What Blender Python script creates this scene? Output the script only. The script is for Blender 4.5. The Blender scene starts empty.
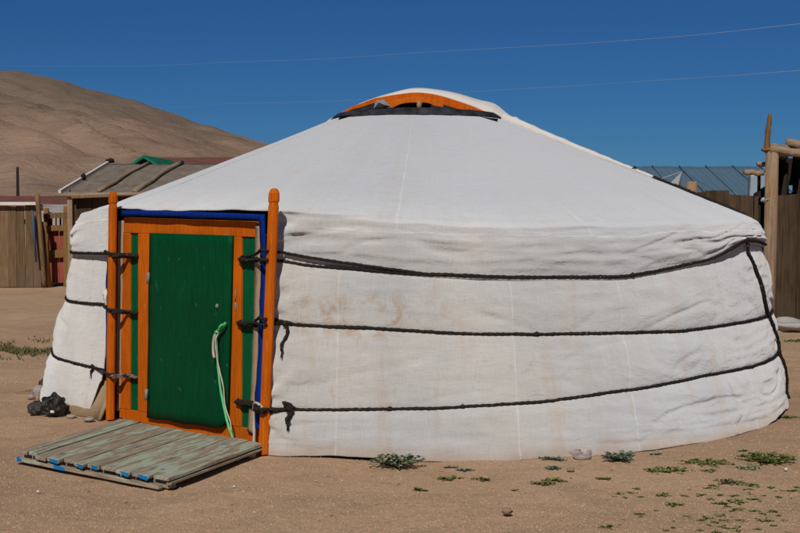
import bpy, math, random
from mathutils import Vector, Matrix, noise
from math import sin, cos, pi, radians as rad
random.seed(7)
S = bpy.context.scene
COL = S.collection

# ------------------------------------------------------------------ camera
H = 1.6; F = 1380.0; PITCH = math.atan(66.5/F)
cam = bpy.data.cameras.new('camera'); cam.lens = F/800*36; cam.sensor_width = 36
cam.clip_end = 20000; cam.clip_start = .1
co = bpy.data.objects.new('camera', cam); COL.objects.link(co)
co.location = (0, 0, H); co.rotation_euler = (pi/2-PITCH, 0, 0); S.camera = co
cp, sp = cos(PITCH), sin(PITCH)
def ray(px, py):
    x = (px-400)/F; y = -(py-266.5)/F
    return Vector((x, cp+y*sp, -sp+y*cp))
def gnd(px, py, z=0):
    d = ray(px, py); t = (z-H)/d.z
    return Vector((d.x*t, d.y*t, z))
def at(px, py, Y):
    d = ray(px, py); t = Y/d.y
    return Vector((d.x*t, Y, H+d.z*t))

# ------------------------------------------------------------------ materials
def lin(c): return tuple(c)+(1,) if len(c) == 3 else c
class NT:
    def __init__(s, name, rough=.85, spec=.25):
        s.m = bpy.data.materials.new(name); s.m.use_nodes = True
        s.t = s.m.node_tree; s.b = s.t.nodes['Principled BSDF']
        s.b.inputs['Roughness'].default_value = rough
        s.b.inputs['Specular IOR Level'].default_value = spec
        s.h = None
        s.tc = s.t.nodes.new('ShaderNodeTexCoord')
    def n(s, typ, **k):
        x = s.t.nodes.new('ShaderNode'+typ)
        for a, v in k.items():
            if a in x.inputs: x.inputs[a].default_value = v
            else: setattr(x, a, v)
        return x
    def l(s, a, b): s.t.links.new(a, b)
    def mapping(s, scale=(1,1,1), src='Object', loc=(0,0,0), rot=(0,0,0)):
        mp = s.n('Mapping'); mp.inputs['Scale'].default_value = scale
        mp.inputs['Location'].default_value = loc; mp.inputs['Rotation'].default_value = rot
        s.l(s.tc.outputs[src], mp.inputs['Vector']); return mp.outputs[0]
    def noise(s, scale, vec=None, detail=4, rough=.55, dist=0):
        x = s.n('TexNoise'); x.inputs['Scale'].default_value = scale
        x.inputs['Detail'].default_value = detail; x.inputs['Roughness'].default_value = rough
        x.inputs['Distortion'].default_value = dist
        s.l(vec if vec is not None else s.tc.outputs['Object'], x.inputs['Vector'])
        return x.outputs['Fac']
    def ramp(s, fac, stops):
        r = s.n('ValToRGB'); e = r.color_ramp.elements
        while len(e) < len(stops): e.new(.5)
        for i, (p, c) in enumerate(stops):
            e[i].position = p; e[i].color = lin(c) if not isinstance(c, (int, float)) else (c, c, c, 1)
        s.l(fac, r.inputs[0]); return r.outputs[0]
    def mix(s, a, b, fac, mode='MIX'):
        x = s.n('Mix', data_type='RGBA', blend_type=mode)
        for v, k in ((a, 6), (b, 7), (fac, 0)):
            if isinstance(v, (int, float)): x.inputs[k].default_value = v if k == 0 else (v, v, v, 1)
            elif isinstance(v, tuple): x.inputs[k].default_value = lin(v)
            else: s.l(v, x.inputs[k])
        return x.outputs[2]
    def math(s, op, a, b=0., c=None):
        x = s.n('Math', operation=op)
        for i, v in enumerate((a, b) + ((c,) if c is not None else ())):
            if isinstance(v, (int, float)): x.inputs[i].default_value = v
            else: s.l(v, x.inputs[i])
        return x.outputs[0]
    def bump(s, h, strength=.3, dist=.01):
        x = s.n('Bump'); x.inputs['Strength'].default_value = strength; x.inputs['Distance'].default_value = dist
        s.l(h, x.inputs['Height'])
        if s.h is not None: s.l(s.h, x.inputs['Normal'])
        s.h = x.outputs[0]; s.l(s.h, s.b.inputs['Normal'])
    def col(s, c):
        if isinstance(c, tuple): s.b.inputs['Base Color'].default_value = lin(c)
        else: s.l(c, s.b.inputs['Base Color'])
        return s.m

def paint(name, base, worn, amount=.5, rough=.5, grain=(6, 6, 1.2)):
    m = NT(name, rough+.12, .08)
    v = m.mapping(grain)
    f = m.noise(3, v, 6, .65)
    c = m.mix(tuple(x*.78 for x in base), tuple(min(1, x*1.15) for x in base), m.ramp(m.noise(2.2, None, 4), [(.3, 0), (.7, 1)]))
    c = m.mix(c, worn, m.math('MULTIPLY', m.ramp(f, [(.6, 0), (.72, 1)]), amount))
    gr = m.noise(16, m.mapping((4, 4, .35)), 5, .7)
    c = m.mix(c, tuple(x*.62 for x in base), m.ramp(gr, [(.46, 0), (.62, .65)]))
    sc = m.noise(9, m.mapping((1, 1, 1), 'Object', (3, 3, 3)), 6, .75)
    c = m.mix(c, tuple(min(1, x*1.25+.05) for x in worn), m.math('MULTIPLY', m.ramp(sc, [(.64, 0), (.69, 1)]), .45))
    d = m.noise(60, m.mapping((1, 1, .3)), 4)
    c = m.mix(c, tuple(x*.5 for x in worn), m.math('MULTIPLY', m.ramp(d, [(.62, 0), (.72, 1)]), .35))
    m.bump(m.noise(25, m.mapping((5, 5, .6)), 4), .35, .004)
    return m.col(c)

def wood(name, a, b, c3=None, axis=2, rough=.9, scale=1., tonefac=.8):
    m = NT(name, rough, .15)
    sc = [9*scale]*3; sc[axis] = .9*scale
    f = m.noise(2.5, m.mapping(tuple(sc)), 8, .65, .6)
    c = m.mix(a, b, m.ramp(f, [(.3, 0), (.68, 1)]))
    if c3: c = m.mix(c, c3, m.ramp(m.noise(1.3*scale, None, 5), [(.48, 0), (.66, 1)]))
    at_ = m.n('Attribute', attribute_name='tone')
    c = m.mix(c, m.mix((0,0,0), c, .45), m.math('MULTIPLY', at_.outputs['Fac'], tonefac))
    sc2 = [40*scale]*3; sc2[axis] = 1.6*scale
    g = m.noise(2, m.mapping(tuple(sc2)), 4, .6)
    c = m.mix(c, tuple(x*.25 for x in a), m.ramp(g, [(.55, 0), (.75, .75)]))
    m.bump(g, .6, .01)
    return m.col(c)

M = {}
M['orange'] = paint('orange_paint', (.58, .122, .005), (.42, .13, .03), .5)
M['orange_dk'] = paint('orange_paint_aged', (.62, .115, .004), (.25, .09, .04), .8, .6)
M['green'] = paint('green_paint', (.0003, .060, .019), (.01, .12, .06), .30, .42, (3, 3, 2.5))
M['green2'] = paint('green_strip_paint', (.001, .10, .034), (.01, .15, .08), .4, .5)
M['blue'] = paint('blue_cloth', (.003, .026, .21), (.01, .04, .20), .3, .8)
M['fence'] = wood('weathered_fence_wood', (.13, .075, .036), (.30, .19, .10), (.22, .15, .095))
M['fence_dark'] = wood('dark_fence_wood', (.040, .026, .014), (.115, .074, .040), (.10, .07, .045))
M['log'] = wood('log_wood', (.20, .13, .08), (.38, .27, .17), (.28, .16, .07))
M['logx'] = wood('log_wood_lying', (.20, .14, .09), (.40, .29, .19), None, axis=0)
M['gatewood'] = wood('gate_wood', (.16, .08, .03), (.30, .16, .055), None)
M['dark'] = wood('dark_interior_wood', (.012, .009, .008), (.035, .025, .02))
M['pink'] = paint('faded_red_boards', (.32, .085, .055), (.25, .17, .14), .8, .8)
M['felt'] = None
m = NT('beige_felt', .95, .1); c = m.mix((.30, .21, .12), (.42, .31, .19), m.noise(14, None, 6)); m.bump(m.noise(80), .6, .01); M['felt'] = m.col(c)
m = NT('dark_grey_felt', .95, .1); c = m.mix((.012, .013, .016), (.05, .053, .062), m.ramp(m.noise(9, None, 6), [(.35, 0), (.7, 1)])); m.bump(m.noise(30), .7, .02); M['dkfelt'] = m.col(c)
m = NT('dark_rope', .95, .1)
c = m.mix((.010, .008, .007), (.045, .035, .028), m.noise(60, None, 4)); c = m.mix(c, (.22, .18, .14), m.ramp(m.noise(45, None, 3), [(.66, 0), (.72, .8)])); m.bump(m.noise(220, None, 2), .8, .004); M['rope'] = m.col(c)
m = NT('pale_rope', .9, .1); m.bump(m.noise(200, None, 2), .8, .004); M['palerope'] = m.col(m.mix((.45, .36, .30), (.62, .52, .45), m.noise(50)))
m = NT('green_rope', .7, .3); m.bump(m.noise(200, None, 2), .8, .004); M['greenrope'] = m.col(m.mix((.07, .45, .13), (.16, .62, .25), m.noise(50)))
m = NT('worn_brown_rope', .9, .1); m.bump(m.noise(160, None, 2), .8, .004); M['brownrope'] = m.col(m.mix((.05, .035, .03), (.30, .22, .18), m.ramp(m.noise(40), [(.35, 0), (.65, 1)])))
m = NT('rusty_metal', .6, .4); M['metal'] = m.col(m.mix((.10, .06, .04), (.35, .33, .31), m.noise(30)))
m = NT('grey_sheet_metal', .45, .5); M['greymetal'] = m.col(m.mix((.20, .21, .22), (.40, .41, .42), m.noise(12)))

def canvas(name, roof):
    m = NT(name, .95, .08)
    m.b.inputs['Diffuse Roughness'].default_value = 1.0
    uv = m.tc.outputs['UV']
    def uvn(scale, sx, sy, detail=3, rough=.5, dist=0, loc=(0,0,0)):
        return m.noise(scale, m.mapping((sx, sy, 1), 'UV', loc), detail, rough, dist)
    sep = m.n('SeparateXYZ'); m.l(uv, sep.inputs[0]); u, v = sep.outputs[0], sep.outputs[1]
    c = m.mix((.51, .525, .53), (.62, .625, .61), m.ramp(m.noise(.8, None, 5), [(.3, 0), (.7, 1)]))
    if not roof:
        c = m.mix(c, (.645, .61, .545), m.ramp(m.noise(.75, m.mapping((1, 1, 1), 'Object', (3, 1, 0)), 3), [(.40, 0), (.6, .75)]))
    else:
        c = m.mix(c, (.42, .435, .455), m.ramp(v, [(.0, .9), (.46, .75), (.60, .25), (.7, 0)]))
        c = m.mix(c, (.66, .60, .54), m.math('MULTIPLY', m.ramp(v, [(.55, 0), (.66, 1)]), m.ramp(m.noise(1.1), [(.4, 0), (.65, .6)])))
    c = m.mix(c, m.mix(c, (.44, .43, .41), .5), m.ramp(uvn(1, 3.2, .5, 3, .55, .4, (6, 1, 0)), [(.42, 0), (.66, .55)]))
    c = m.mix(c, (.47, .42, .36), m.ramp(m.noise(1.7, m.mapping((1, 1, 1), 'Object', (8, 8, 2)), 6, .7, .6), [(.54, 0), (.72, .30)]))
    # threads of the weave: uneven long horizontal and vertical yarns
    th1 = uvn(6, 1.6, 52, 3, .6); th2 = uvn(6, 52, 1.8, 3, .6)
    th = m.math('ADD', th1, th2)
    c = m.mix(c, m.mix(c, (.36, .34, .31), .50), m.ramp(th, [(.80, .75), (1.03, 0)]))
    c = m.mix(c, (.76, .74, .71), m.ramp(th, [(1.06, 0), (1.25, .7)]))
    # brown blotches and water stains
    st = m.noise(3.2, m.mapping((1, 1, .8), 'Object', (5, 2, 1)), 7, .68, .9)
    msk = m.ramp(m.noise(.9, m.mapping((1, 1, 1), 'Object', (1.7, 0, 4)), 2), [(.46, 0), (.6, 1)])
    c = m.mix(c, (.42, .24, .10), m.math('MULTIPLY', m.ramp(st, [(.60, 0), (.72, .85)]), m.math('MULTIPLY', msk, .30 if roof else .75)))
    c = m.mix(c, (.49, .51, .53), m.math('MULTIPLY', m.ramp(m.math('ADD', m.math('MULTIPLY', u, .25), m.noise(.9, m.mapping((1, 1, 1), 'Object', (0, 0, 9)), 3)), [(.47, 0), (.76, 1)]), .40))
    if not roof:
        gx = m.math('DIVIDE', m.math('SUBTRACT', u, -.35), .62); gy = m.math('DIVIDE', m.math('SUBTRACT', v, .88), .17)
        gd = m.math('ADD', m.math('MULTIPLY', gx, gx), m.math('MULTIPLY', gy, gy))
        st2 = m.noise(7, m.mapping((1, 1, .8), 'Object', (2, 8, 1)), 6, .7, .8)
        c = m.mix(c, (.47, .33, .18), m.math('MULTIPLY', m.ramp(st2, [(.50, 0), (.63, .80)]), m.ramp(gd, [(.2, 1), (1, 0)])))
    dr = uvn(1, 7, .9, 5, .6, .3, (3, 3, 0))
    c = m.mix(c, (.50, .36, .24), m.math('MULTIPLY', m.ramp(dr, [(.56, 0), (.72, 1)]), .10 if roof else .34))
    if not roof:   # dust splashed along the foot
        hgt = m.math('ADD', v, m.math('MULTIPLY', m.noise(5, None, 4), .18))
        c = m.mix(c, (.40, .27, .17), m.ramp(hgt, [(.08, .55), (.20, 0)]))
    # sewn seams
    wob = m.math('MULTIPLY', m.math('SUBTRACT', m.noise(1.5), .5), .05)
    uw = m.math('ADD', u, wob)
    tot = None
    seams = ([-.14, 1.02, -2.9, 3.6, 4.9] if roof else [-.50, .56, 1.33, 2.55, 3.7, -3.5, 5.2])
    for k, x0 in enumerate(seams):
        d = m.math('ABSOLUTE', m.math('SUBTRACT', uw, x0))
        f = m.ramp(d, [(0, 1), ((.010 if roof else .0075), 0)])
        if roof:
            f = m.math('MULTIPLY', f, m.ramp(v, [(.0 if k == 0 else .50, .35 if k == 0 else 0), (.56 if k else .3, .7), (.725, .7), (.735, 0)]))
        tot = f if tot is None else m.math('MAXIMUM', tot, f)
    if roof:
        vv = m.math('ADD', v, m.math('MULTIPLY', m.math('SUBTRACT', m.noise(.9), .5), .10))
        d = m.math('ABSOLUTE', m.math('SUBTRACT', vv, .735))
        tot = m.math('MAXIMUM', tot, m.ramp(d, [(0, 1), (.010, 0)]))
    tot = m.math('MULTIPLY', tot, m.ramp(m.noise(12, None, 4), [(.35, .3), (.6, 1)]))
    c = m.mix(c, (.80, .755, .68), m.math('MULTIPLY', tot, .45))
    m.bump(tot, .4, .006)
    m.bump(m.noise(2.6, m.mapping((1, 1, 1.7), 'Object', (0, 0, 0), (0, .5, 0)), 5, .55, .9), .30, .05)
    m.bump(m.noise(7, m.mapping((1, 1, 1.6)), 5, .55, 1.4), .27, .022)
    cr_ = m.noise(5, m.mapping((1, 1, 2.4), 'Object', (4, 4, 4), (0, -.6, 0)), 3, .5, 1.5)
    m.bump(m.math('ABSOLUTE', m.math('SUBTRACT', cr_, .5)), .28, .03)
    m.bump(th, .30, .005)
    m.bump(m.noise(260, None, 2), .25, .002)
    return m.col(c)
M['wallcloth'] = canvas('wall_canvas', False)
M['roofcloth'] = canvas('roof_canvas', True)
m = NT('crown_cover_canvas', .95, .08); m.bump(m.noise(9, None, 5, .6, 1), .4, .02); M['crowncloth'] = m.col(m.mix((.58, .54, .49), (.70, .67, .62), m.noise(4)))

# sand
m = NT('sandy_ground', .95, .1)
c = m.mix((.44, .285, .168), (.545, .365, .22), m.ramp(m.noise(.7, None, 6, .6), [(.3, 0), (.7, 1)]))
c = m.mix(c, (.31, .19, .12), m.ramp(m.noise(.22, m.mapping((1, .5, 1), 'Object', (4, 9, 0)), 4), [(.5, 0), (.68, .6)]))
c = m.mix(c, (.20, .13, .085), m.ramp(m.noise(38, None, 3, .7), [(.60, 0), (.70, .75)]))
c = m.mix(c, (.60, .45, .32), m.ramp(m.noise(55, m.mapping((1,1,1), 'Object', (2, 7, 0)), 2, .7), [(.64, 0), (.72, .7)]))
c = m.mix(c, (.24, .15, .10), m.ramp(m.noise(9, None, 6, .7), [(.58, 0), (.76, .5)]))
c = m.mix(c, (.25, .165, .10), m.ramp(m.noise(95, None, 3, .75), [(.50, 0), (.66, .55)]))
c = m.mix(c, (.62, .46, .31), m.ramp(m.noise(105, m.mapping((1,1,1), 'Object', (5, 1, 0)), 3, .75), [(.55, 0), (.70, .5)]))
c = m.mix(c, (.30, .20, .125), m.ramp(m.noise(1.6, m.mapping((1, 1, 1), 'Object', (8, 3, 0)), 5, .65, 1), [(.50, 0), (.64, .40)]))
m.bump(m.noise(2.6, None, 3, .5, .6), .5, .06)
m.bump(m.noise(14, None, 4, .6), .35, .02)
m.bump(m.noise(45, None, 4, .7), .5, .010)
m.bump(m.noise(120, None, 3, .7), .6, .004)
M['sand'] = m.col(c)
m = NT('pebble_stone', .9, .2); a_ = m.n('Attribute', attribute_name='tone')
c = m.ramp(a_.outputs['Fac'], [(0, (.20, .13, .09)), (.35, (.38, .25, .155)), (.85, (.52, .36, .23)), (1, (.62, .55, .48))]); M['pebble'] = m.col(c)
m = NT('field_stone', .9, .2); c = m.mix((.24, .19, .16), (.44, .38, .33), m.noise(14, None, 7)); m.bump(m.noise(25, None, 6), .6, .02); M['stone'] = m.col(c)
m = NT('grey_rock', .9, .2); c = m.mix((.26, .25, .23), (.50, .47, .43), m.noise(5, None, 7)); m.bump(m.noise(9, None, 6), .8, .05); M['rock'] = m.col(c)
# mountain
m = NT('mountain_slope', 1, .0)
c = m.mix((.275, .185, .130), (.385, .26, .178), m.ramp(m.noise(.0045, m.mapping((1, .6, 1)), 8, .62), [(.32, 0), (.68, 1)]))
c = m.mix(c, (.19, .145, .115), m.ramp(m.noise(.009, m.mapping((1, 1, 2.5), 'Object', (90, 30, 0)), 8, .7), [(.52, 0), (.7, .8)]))
c = m.mix(c, (.17, .14, .11), m.ramp(m.noise(.12, None, 4, .7), [(.60, 0), (.72, .55)]))
sz = m.n('SeparateXYZ'); m.l(m.tc.outputs['Object'], sz.inputs[0])
hz = m.math('ADD', m.math('MULTIPLY', sz.outputs[2], .0045), m.math('MULTIPLY', m.noise(.006, None, 6, .65), .9))
c = m.mix(c, (.15, .125, .095), m.ramp(hz, [(.85, 0), (1.3, .55)]))
m.bump(m.noise(.02, None, 8, .7), .8, 14)
m.bump(m.noise(.09, None, 6, .7), .5, 4)
M['mount'] = m.col(c)

def leafmat(name, a, b):
    m = NT(name, .7, .25); t_ = m.n('Attribute', attribute_name='tone')
    m.b.inputs['Subsurface Weight'].default_value = 0
    return m.col(m.mix(a, b, t_.outputs['Fac']))
M['leaf_grey'] = leafmat('grey_green_leaf', (.10, .125, .065), (.27, .30, .18))
M['leaf_green'] = leafmat('bright_green_leaf', (.085, .10, .025), (.23, .25, .07))
M['leaf_dry'] = leafmat('olive_dry_leaf', (.08, .08, .03), (.20, .18, .08))
M['leaf_blue'] = leafmat('blue_green_leaf', (.08, .115, .075), (.20, .25, .165))

# pallet planks: worn mint and bright blue paint on grey timber
def plankmat(name, mint, blue):
    m = NT(name, .85, .2)
    inf = m.n('ObjectInfo')
    vec = m.n('VectorMath', operation='ADD'); m.l(m.tc.outputs['UV'], vec.inputs[0])
    cx = m.n('CombineXYZ'); m.l(m.math('MULTIPLY', inf.outputs['Random'], 40), cx.inputs[0]); m.l(m.math('MULTIPLY', inf.outputs['Random'], 17), cx.inputs[1]); m.l(cx.outputs[0], vec.inputs[1])
    mp = m.n('Mapping'); mp.inputs['Scale'].default_value = (2, 22, 1); m.l(vec.outputs[0], mp.inputs['Vector'])
    g = m.noise(2.2, mp.outputs[0], 7, .65, .4)
    mp2 = m.n('Mapping'); mp2.inputs['Scale'].default_value = (3.2, 9, 1); m.l(vec.outputs[0], mp2.inputs['Vector'])
    p = m.noise(1.4, mp2.outputs[0], 7, .65, .3)
    c = m.mix((.17, .13, .09), (.46, .37, .26), m.ramp(g, [(.3, 0), (.7, 1)]))
    c = m.mix(c, (.40, .46, .34), m.ramp(p, [(.57-mint, 0), (.60-mint, .55), (.66-mint, .85)]))
    mp3 = m.n('Mapping'); mp3.inputs['Scale'].default_value = (2.6, 5, 1); mp3.inputs['Location'].default_value = (7, 3, 0); m.l(vec.outputs[0], mp3.inputs['Vector'])
    q = m.noise(1.1, mp3.outputs[0], 6, .65)
    c = m.mix(c, (.06, .17, .30), m.ramp(q, [(.66-blue, 0), (.70-blue, .8)]))
    c = m.mix(c, (.06, .05, .04), m.ramp(g, [(.2, .8), (.36, 0)]))
    m.bump(g, .7, .012)
    return m.col(c)
M['plank'] = plankmat('worn_painted_plank', .095, .06)
M['plankbare'] = plankmat('bare_grey_plank', .0, -.02)
M['bluepaint'] = paint('flaking_blue_paint', (.015, .20, .48), (.10, .12, .12), .5, .6)

# ------------------------------------------------------------------ object helpers
def wloc(o):
    v = Vector((0, 0, 0))
    while o: v += o.location; o = o.parent
    return v
class MB:
    def __init__(s): s.v = []; s.f = []; s.t = []; s.uv = []; s.sm = []
    def add(s, vs, fs, tone=0., uvs=None, smooth=False):
        b = len(s.v); s.v += [tuple(v) for v in vs]
        for f in fs:
            s.f.append(tuple(i+b for i in f)); s.sm.append(smooth)
        s.t += ([tone]*len(vs) if isinstance(tone, (int, float)) else list(tone))
        s.uv += (uvs if uvs else [(0., 0.)]*len(vs))
    def hexa(s, p, tone=0., uvs=None):     # p: 4 bottom, 4 top (same winding)
        s.add(p, [(3,2,1,0), (4,5,6,7), (0,1,5,4), (1,2,6,5), (2,3,7,6), (3,0,4,7)], tone, uvs)
    def box(s, a, b, w, t, up=(0,0,1), tone=0., w2=None, t2=None):
        """bar from a to b; w = width across, t = thickness along up"""
        a = Vector(a); b = Vector(b); d = (b-a).normalized(); up = Vector(up)
        x = d.cross(up)
        if x.length < 1e-4: x = d.cross(Vector((0,1,0)))
        x.normalize(); y = x.cross(d).normalized()
        w2 = w if w2 is None else w2; t2 = t if t2 is None else t2
        P = []
        for c, ww, tt in ((a, w, t), (b, w2, t2)):
            for sx, sy in ((-1,-1), (1,-1), (1,1), (-1,1)):
                P.append(c + x*sx*ww/2 + y*sy*tt/2)
        L = (b-a).length
        uvs = [(0, 0), (0, w), (0, w+t), (0, 2*w+t), (L, 0), (L, w), (L, w+t), (L, 2*w+t)]
        s.hexa(P, tone, uvs)
    def tube(s, pts, r, n=8, tone=0., lump=0., cap=True, seed=0, twist=0.):
        pts = [Vector(p) for p in pts]; N = len(pts); arc = 0.
        vs = []; last = None
        for i, p in enumerate(pts):
            d = (pts[min(i+1, N-1)]-pts[max(i-1, 0)]).normalized()
            u = Vector((0,0,1)) if abs(d.z) < .9 else Vector((1,0,0))
            if last is not None: u = last
            x = d.cross(u); 
            if x.length < 1e-5: x = d.cross(Vector((0,1,0)))
            x.normalize(); y = x.cross(d); last = y
            rr = r[i] if isinstance(r, (list, tuple)) else r
            if i: arc += (p-pts[i-1]).length
            for k in range(n):
                a = 2*pi*k/n
                q = rr*(1+lump*noise.noise(Vector((p.x*18+seed, p.y*18+a, p.z*18))))
                if twist: q *= 1+.13*sin(2*a+arc*twist)
                vs.append(p+(x*cos(a)+y*sin(a))*q)
        fs = [(i*n+k, i*n+(k+1)%n, (i+1)*n+(k+1)%n, (i+1)*n+k) for i in range(N-1) for k in range(n)]
        if cap: fs += [tuple(range(n-1, -1, -1)), tuple((N-1)*n+k for k in range(n))]
        s.add(vs, fs, tone, None, True)
    def blob(s, c, r, seed=0, amp=.25, n=10, m=7, tone=0., freq=2.):
        c = Vector(c); vs = []; fs = []
        for i in range(m+1):
            th = pi*i/m
            for k in range(n):
                a = 2*pi*k/n; d = Vector((sin(th)*cos(a), sin(th)*sin(a), cos(th)))
                q = 1+amp*noise.noise(d*freq+Vector((seed*3.1, seed, 0)))
                vs.append(c+Vector((d.x*r[0], d.y*r[1], d.z*r[2]))*q)
        for i in range(m):
            for k in range(n):
                fs.append((i*n+k, (i+1)*n+k, (i+1)*n+(k+1)%n, i*n+(k+1)%n))
        s.add(vs, fs, tone, None, True)
    def build(s, name, mat, parent=None, base=None, bevel=0, solid=0, weld=False):
        off = wloc(parent) if parent else (Vector(base) if base is not None else Vector((0,0,0)))
        me = bpy.data.meshes.new(name)
        me.from_pydata([(v[0]-off.x, v[1]-off.y, v[2]-off.z) for v in s.v], [], s.f)
        me.materials.append(mat)
        at_ = me.attributes.new('tone', 'FLOAT', 'POINT')
        at_.data.foreach_set('value', s.t)
        uvl = me.uv_layers.new(name='UVMap')
        li = [0]*len(me.loops); me.loops.foreach_get('vertex_index', li)
        flat = []
        for i in li: flat += s.uv[i]
        uvl.data.foreach_set('uv', flat)
        me.polygons.foreach_set('use_smooth', s.sm)
        me.update()
        o = bpy.data.objects.new(name, me); COL.objects.link(o)
        if parent: o.parent = parent
        else: o.location = off
        if bevel:
            b = o.modifiers.new('bevel', 'BEVEL'); b.width = bevel; b.segments = 2; b.limit_method = 'ANGLE'
        if solid:
            b = o.modifiers.new('solid', 'SOLIDIFY'); b.thickness = solid; b.offset = -1
        return o
def tag(o, label, cat, group=None, kind=None):
    o['label'] = label; o['category'] = cat
    if group: o['group'] = group
    if kind: o['kind'] = kind
    return o
def struct(o): o['kind'] = 'structure'; return o
def thing(name, loc, label, cat, group=None):
    o = bpy.data.objects.new(name, None); COL.objects.link(o); o.location = loc
    o.empty_display_size = .2
    return tag(o, label, cat, group)
def interp(L, x):
    if x <= L[0][0]: return L[0][1]
    for i in range(len(L)-1):
        if x <= L[i+1][0]:
            t = (x-L[i][0])/(L[i+1][0]-L[i][0]); t = t*t*(3-2*t)*.5+t*.5
            return L[i][1]*(1-t)+L[i+1][1]*t
    return L[-1][1]
def sstep(a, b, x):
    t = max(0, min(1, (x-a)/(b-a))); return t*t*(3-2*t)
def spline(pts, n=8):
    P = [Vector(p) for p in pts]; out = []
    for i in range(len(P)-1):
        p0 = P[max(i-1, 0)]; p1 = P[i]; p2 = P[i+1]; p3 = P[min(i+2, len(P)-1)]
        for k in range(n):
            t = k/n
            out.append(.5*((2*p1)+(p2-p0)*t+(2*p0-5*p1+4*p2-p3)*t*t+(3*p1-p0-3*p2+p3)*t*t*t))
    out.append(P[-1]); return out

# ------------------------------------------------------------------ GER
C = Vector((.14, 11.6, 0))
def pol(phi, r, z): p = rad(phi); return Vector((C.x+r*sin(p), C.y-r*cos(p), z))
ger = thing('ger', C, 'round white canvas ger with an orange and green door, tied with dark ropes', 'ger')

R1 = [(-20,1.232),(-12,1.18),(0,1.135),(12.6,1.11),(27,1.10),(42,1.175),(57,1.305),(75,1.25),(110,1.2),(284,1.19),(304,1.21),(312,1.235)]
R2 = [(-20,.83),(-9,.805),(7,.757),(18,.746),(37,.723),(52,.731),(69,.726),(110,.74),(284,.825),(301,.829),(312,.82)]
R3 = [(-20,.284),(0,.307),(12,.329),(26,.374),(40,.415),(67,.416),(110,.41),(284,.406),(294,.385),(303,.350),(312,.348)]
PHI0, PHI1 = -18.3, 302.3          # wall runs from the right door post round the back to the left one
def wallR(phi, z):
    z1, z2, z3 = interp(R1, phi), interp(R2, phi), interp(R3, phi)
    q = phi if phi < 180 else phi-360
    front = max(0, cos(rad(q-8)))**3
    R0 = 2.80 + .20*max(0, (1.2-z)/1.2)**.9
    R0 += front*(.07+.09*max(0, 1-z/.8)) * (1 if True else 0)
    if z > z1: t = min(1, (z-z1)/.3); bl = .03*sin(pi*t*.5)
    elif z > z2: bl = .040*abs(sin(pi*(z1-z)/(z1-z2)))**.6
    elif z > z3: bl = .036*abs(sin(pi*(z2-z)/(z2-z3)))**.6
    else:
        t = (z3-z)/max(z3, .01); bl = .040*min(1, t*5)**.6*(1-.45*t)
    r = R0+bl-.012
    # folds
    k = min(1, abs(z-z1)*9, abs(z-z2)*9, abs(z-z3)*9)+.25
    a = rad(phi)*2.9
    w = noise.noise(Vector((a*.9, z*1.3+3, 1)))*.018
    w += noise.noise(Vector((a*2.3+z*2.2, z*4.5, 5)))*.011
    n3 = noise.noise(Vector((a*2.0-z*5.0, z*9+a*1.2, 9)))
    w += (abs(n3)**1.2)*-.014
    dg = noise.noise(Vector((a*1.3+z*1.5, z*3.2-a*.9, 71))); w -= .013*max(0, 1-abs(dg)*8)*(.5+.5*noise.noise(Vector((a*.8, z, 76))))
    if z < z3: w += (.5-abs(noise.noise(Vector((a*1.1, z*20+a*.6, 14)))))*.011*sstep(z3, .05, z)
    # puckers radiating from the ropes tied at the right door post
    e = math.exp(-((phi+20)/11)**2)
    for zz, u in ((z1, 1), (z2, 1), (z3, 1)):
        ang = math.atan2(z-zz, (phi+22)*.05)
        dd = math.hypot(z-zz, (phi+22)*.05)
        w += .022*e*sin(ang*15+u+3*noise.noise(Vector((a*3, z*3, 2))))*math.exp(-(dd/.32)**2)*min(1, dd*10)
    r += w*k+.009*max(0, 1-z/.05)*(1+noise.noise(Vector((a*2.5, 0, 40))))+(.085*max(0, 1-z/.9)**1.2*sstep(262, 280, phi) if phi > 262 else 0)
    r += .185*(1-sstep(-20.5, 8, phi))*min(1, max(0, z)/1.1)**.8 if phi < 9 else 0
    # the left piece is drawn in to the door
    tl = sstep(286, 303, phi)
    rd = 2.668/cos(rad(q+47.6)) if q < 0 and q > -100 else 2.8
    if tl > 0: r = r*(1-tl)+(rd+(r-2.9)*.22+.05*max(0, 1-z/.6))*tl
    return r
def zfoot(phi):
    z = -.012+.060*max(0, noise.noise(Vector((rad(phi)*3.2, 0, 2)))+.10)+.010*max(0, noise.noise(Vector((rad(phi)*14, 0, 5))))
    if phi > 270: z += .045*sstep(276, 282, phi)-.035*sstep(284, 292, phi)
    if phi > 299: z += .26*sstep(300.0, 302.3, phi)
    return max(-.01, z)
g = MB(); NR = 150; phis = []
p = PHI0
while p < PHI1:
    phis.append(p); p += .30 if (p < 85 or p > 272) else 1.2
phis.append(PHI1)
vs = []; uvs = []
for ph in phis:
    zt = interp(R1, ph)+.10; zb = zfoot(ph)
    for j in range(NR):
        z = zt+(zb-zt)*j/(NR-1)
        vs.append(pol(ph, wallR(ph, z), z)); uvs.append((rad(ph if ph < 270 else ph-360)*2.9, z))
fs = [(i*NR+j, i*NR+j+1, (i+1)*NR+j+1, (i+1)*NR+j) for i in range(len(phis)-1) for j in range(NR-1)]
g.add(vs, fs, 0, uvs, True)
g.build('wall_cover', M['wallcloth'], ger, solid=.008)

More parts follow.
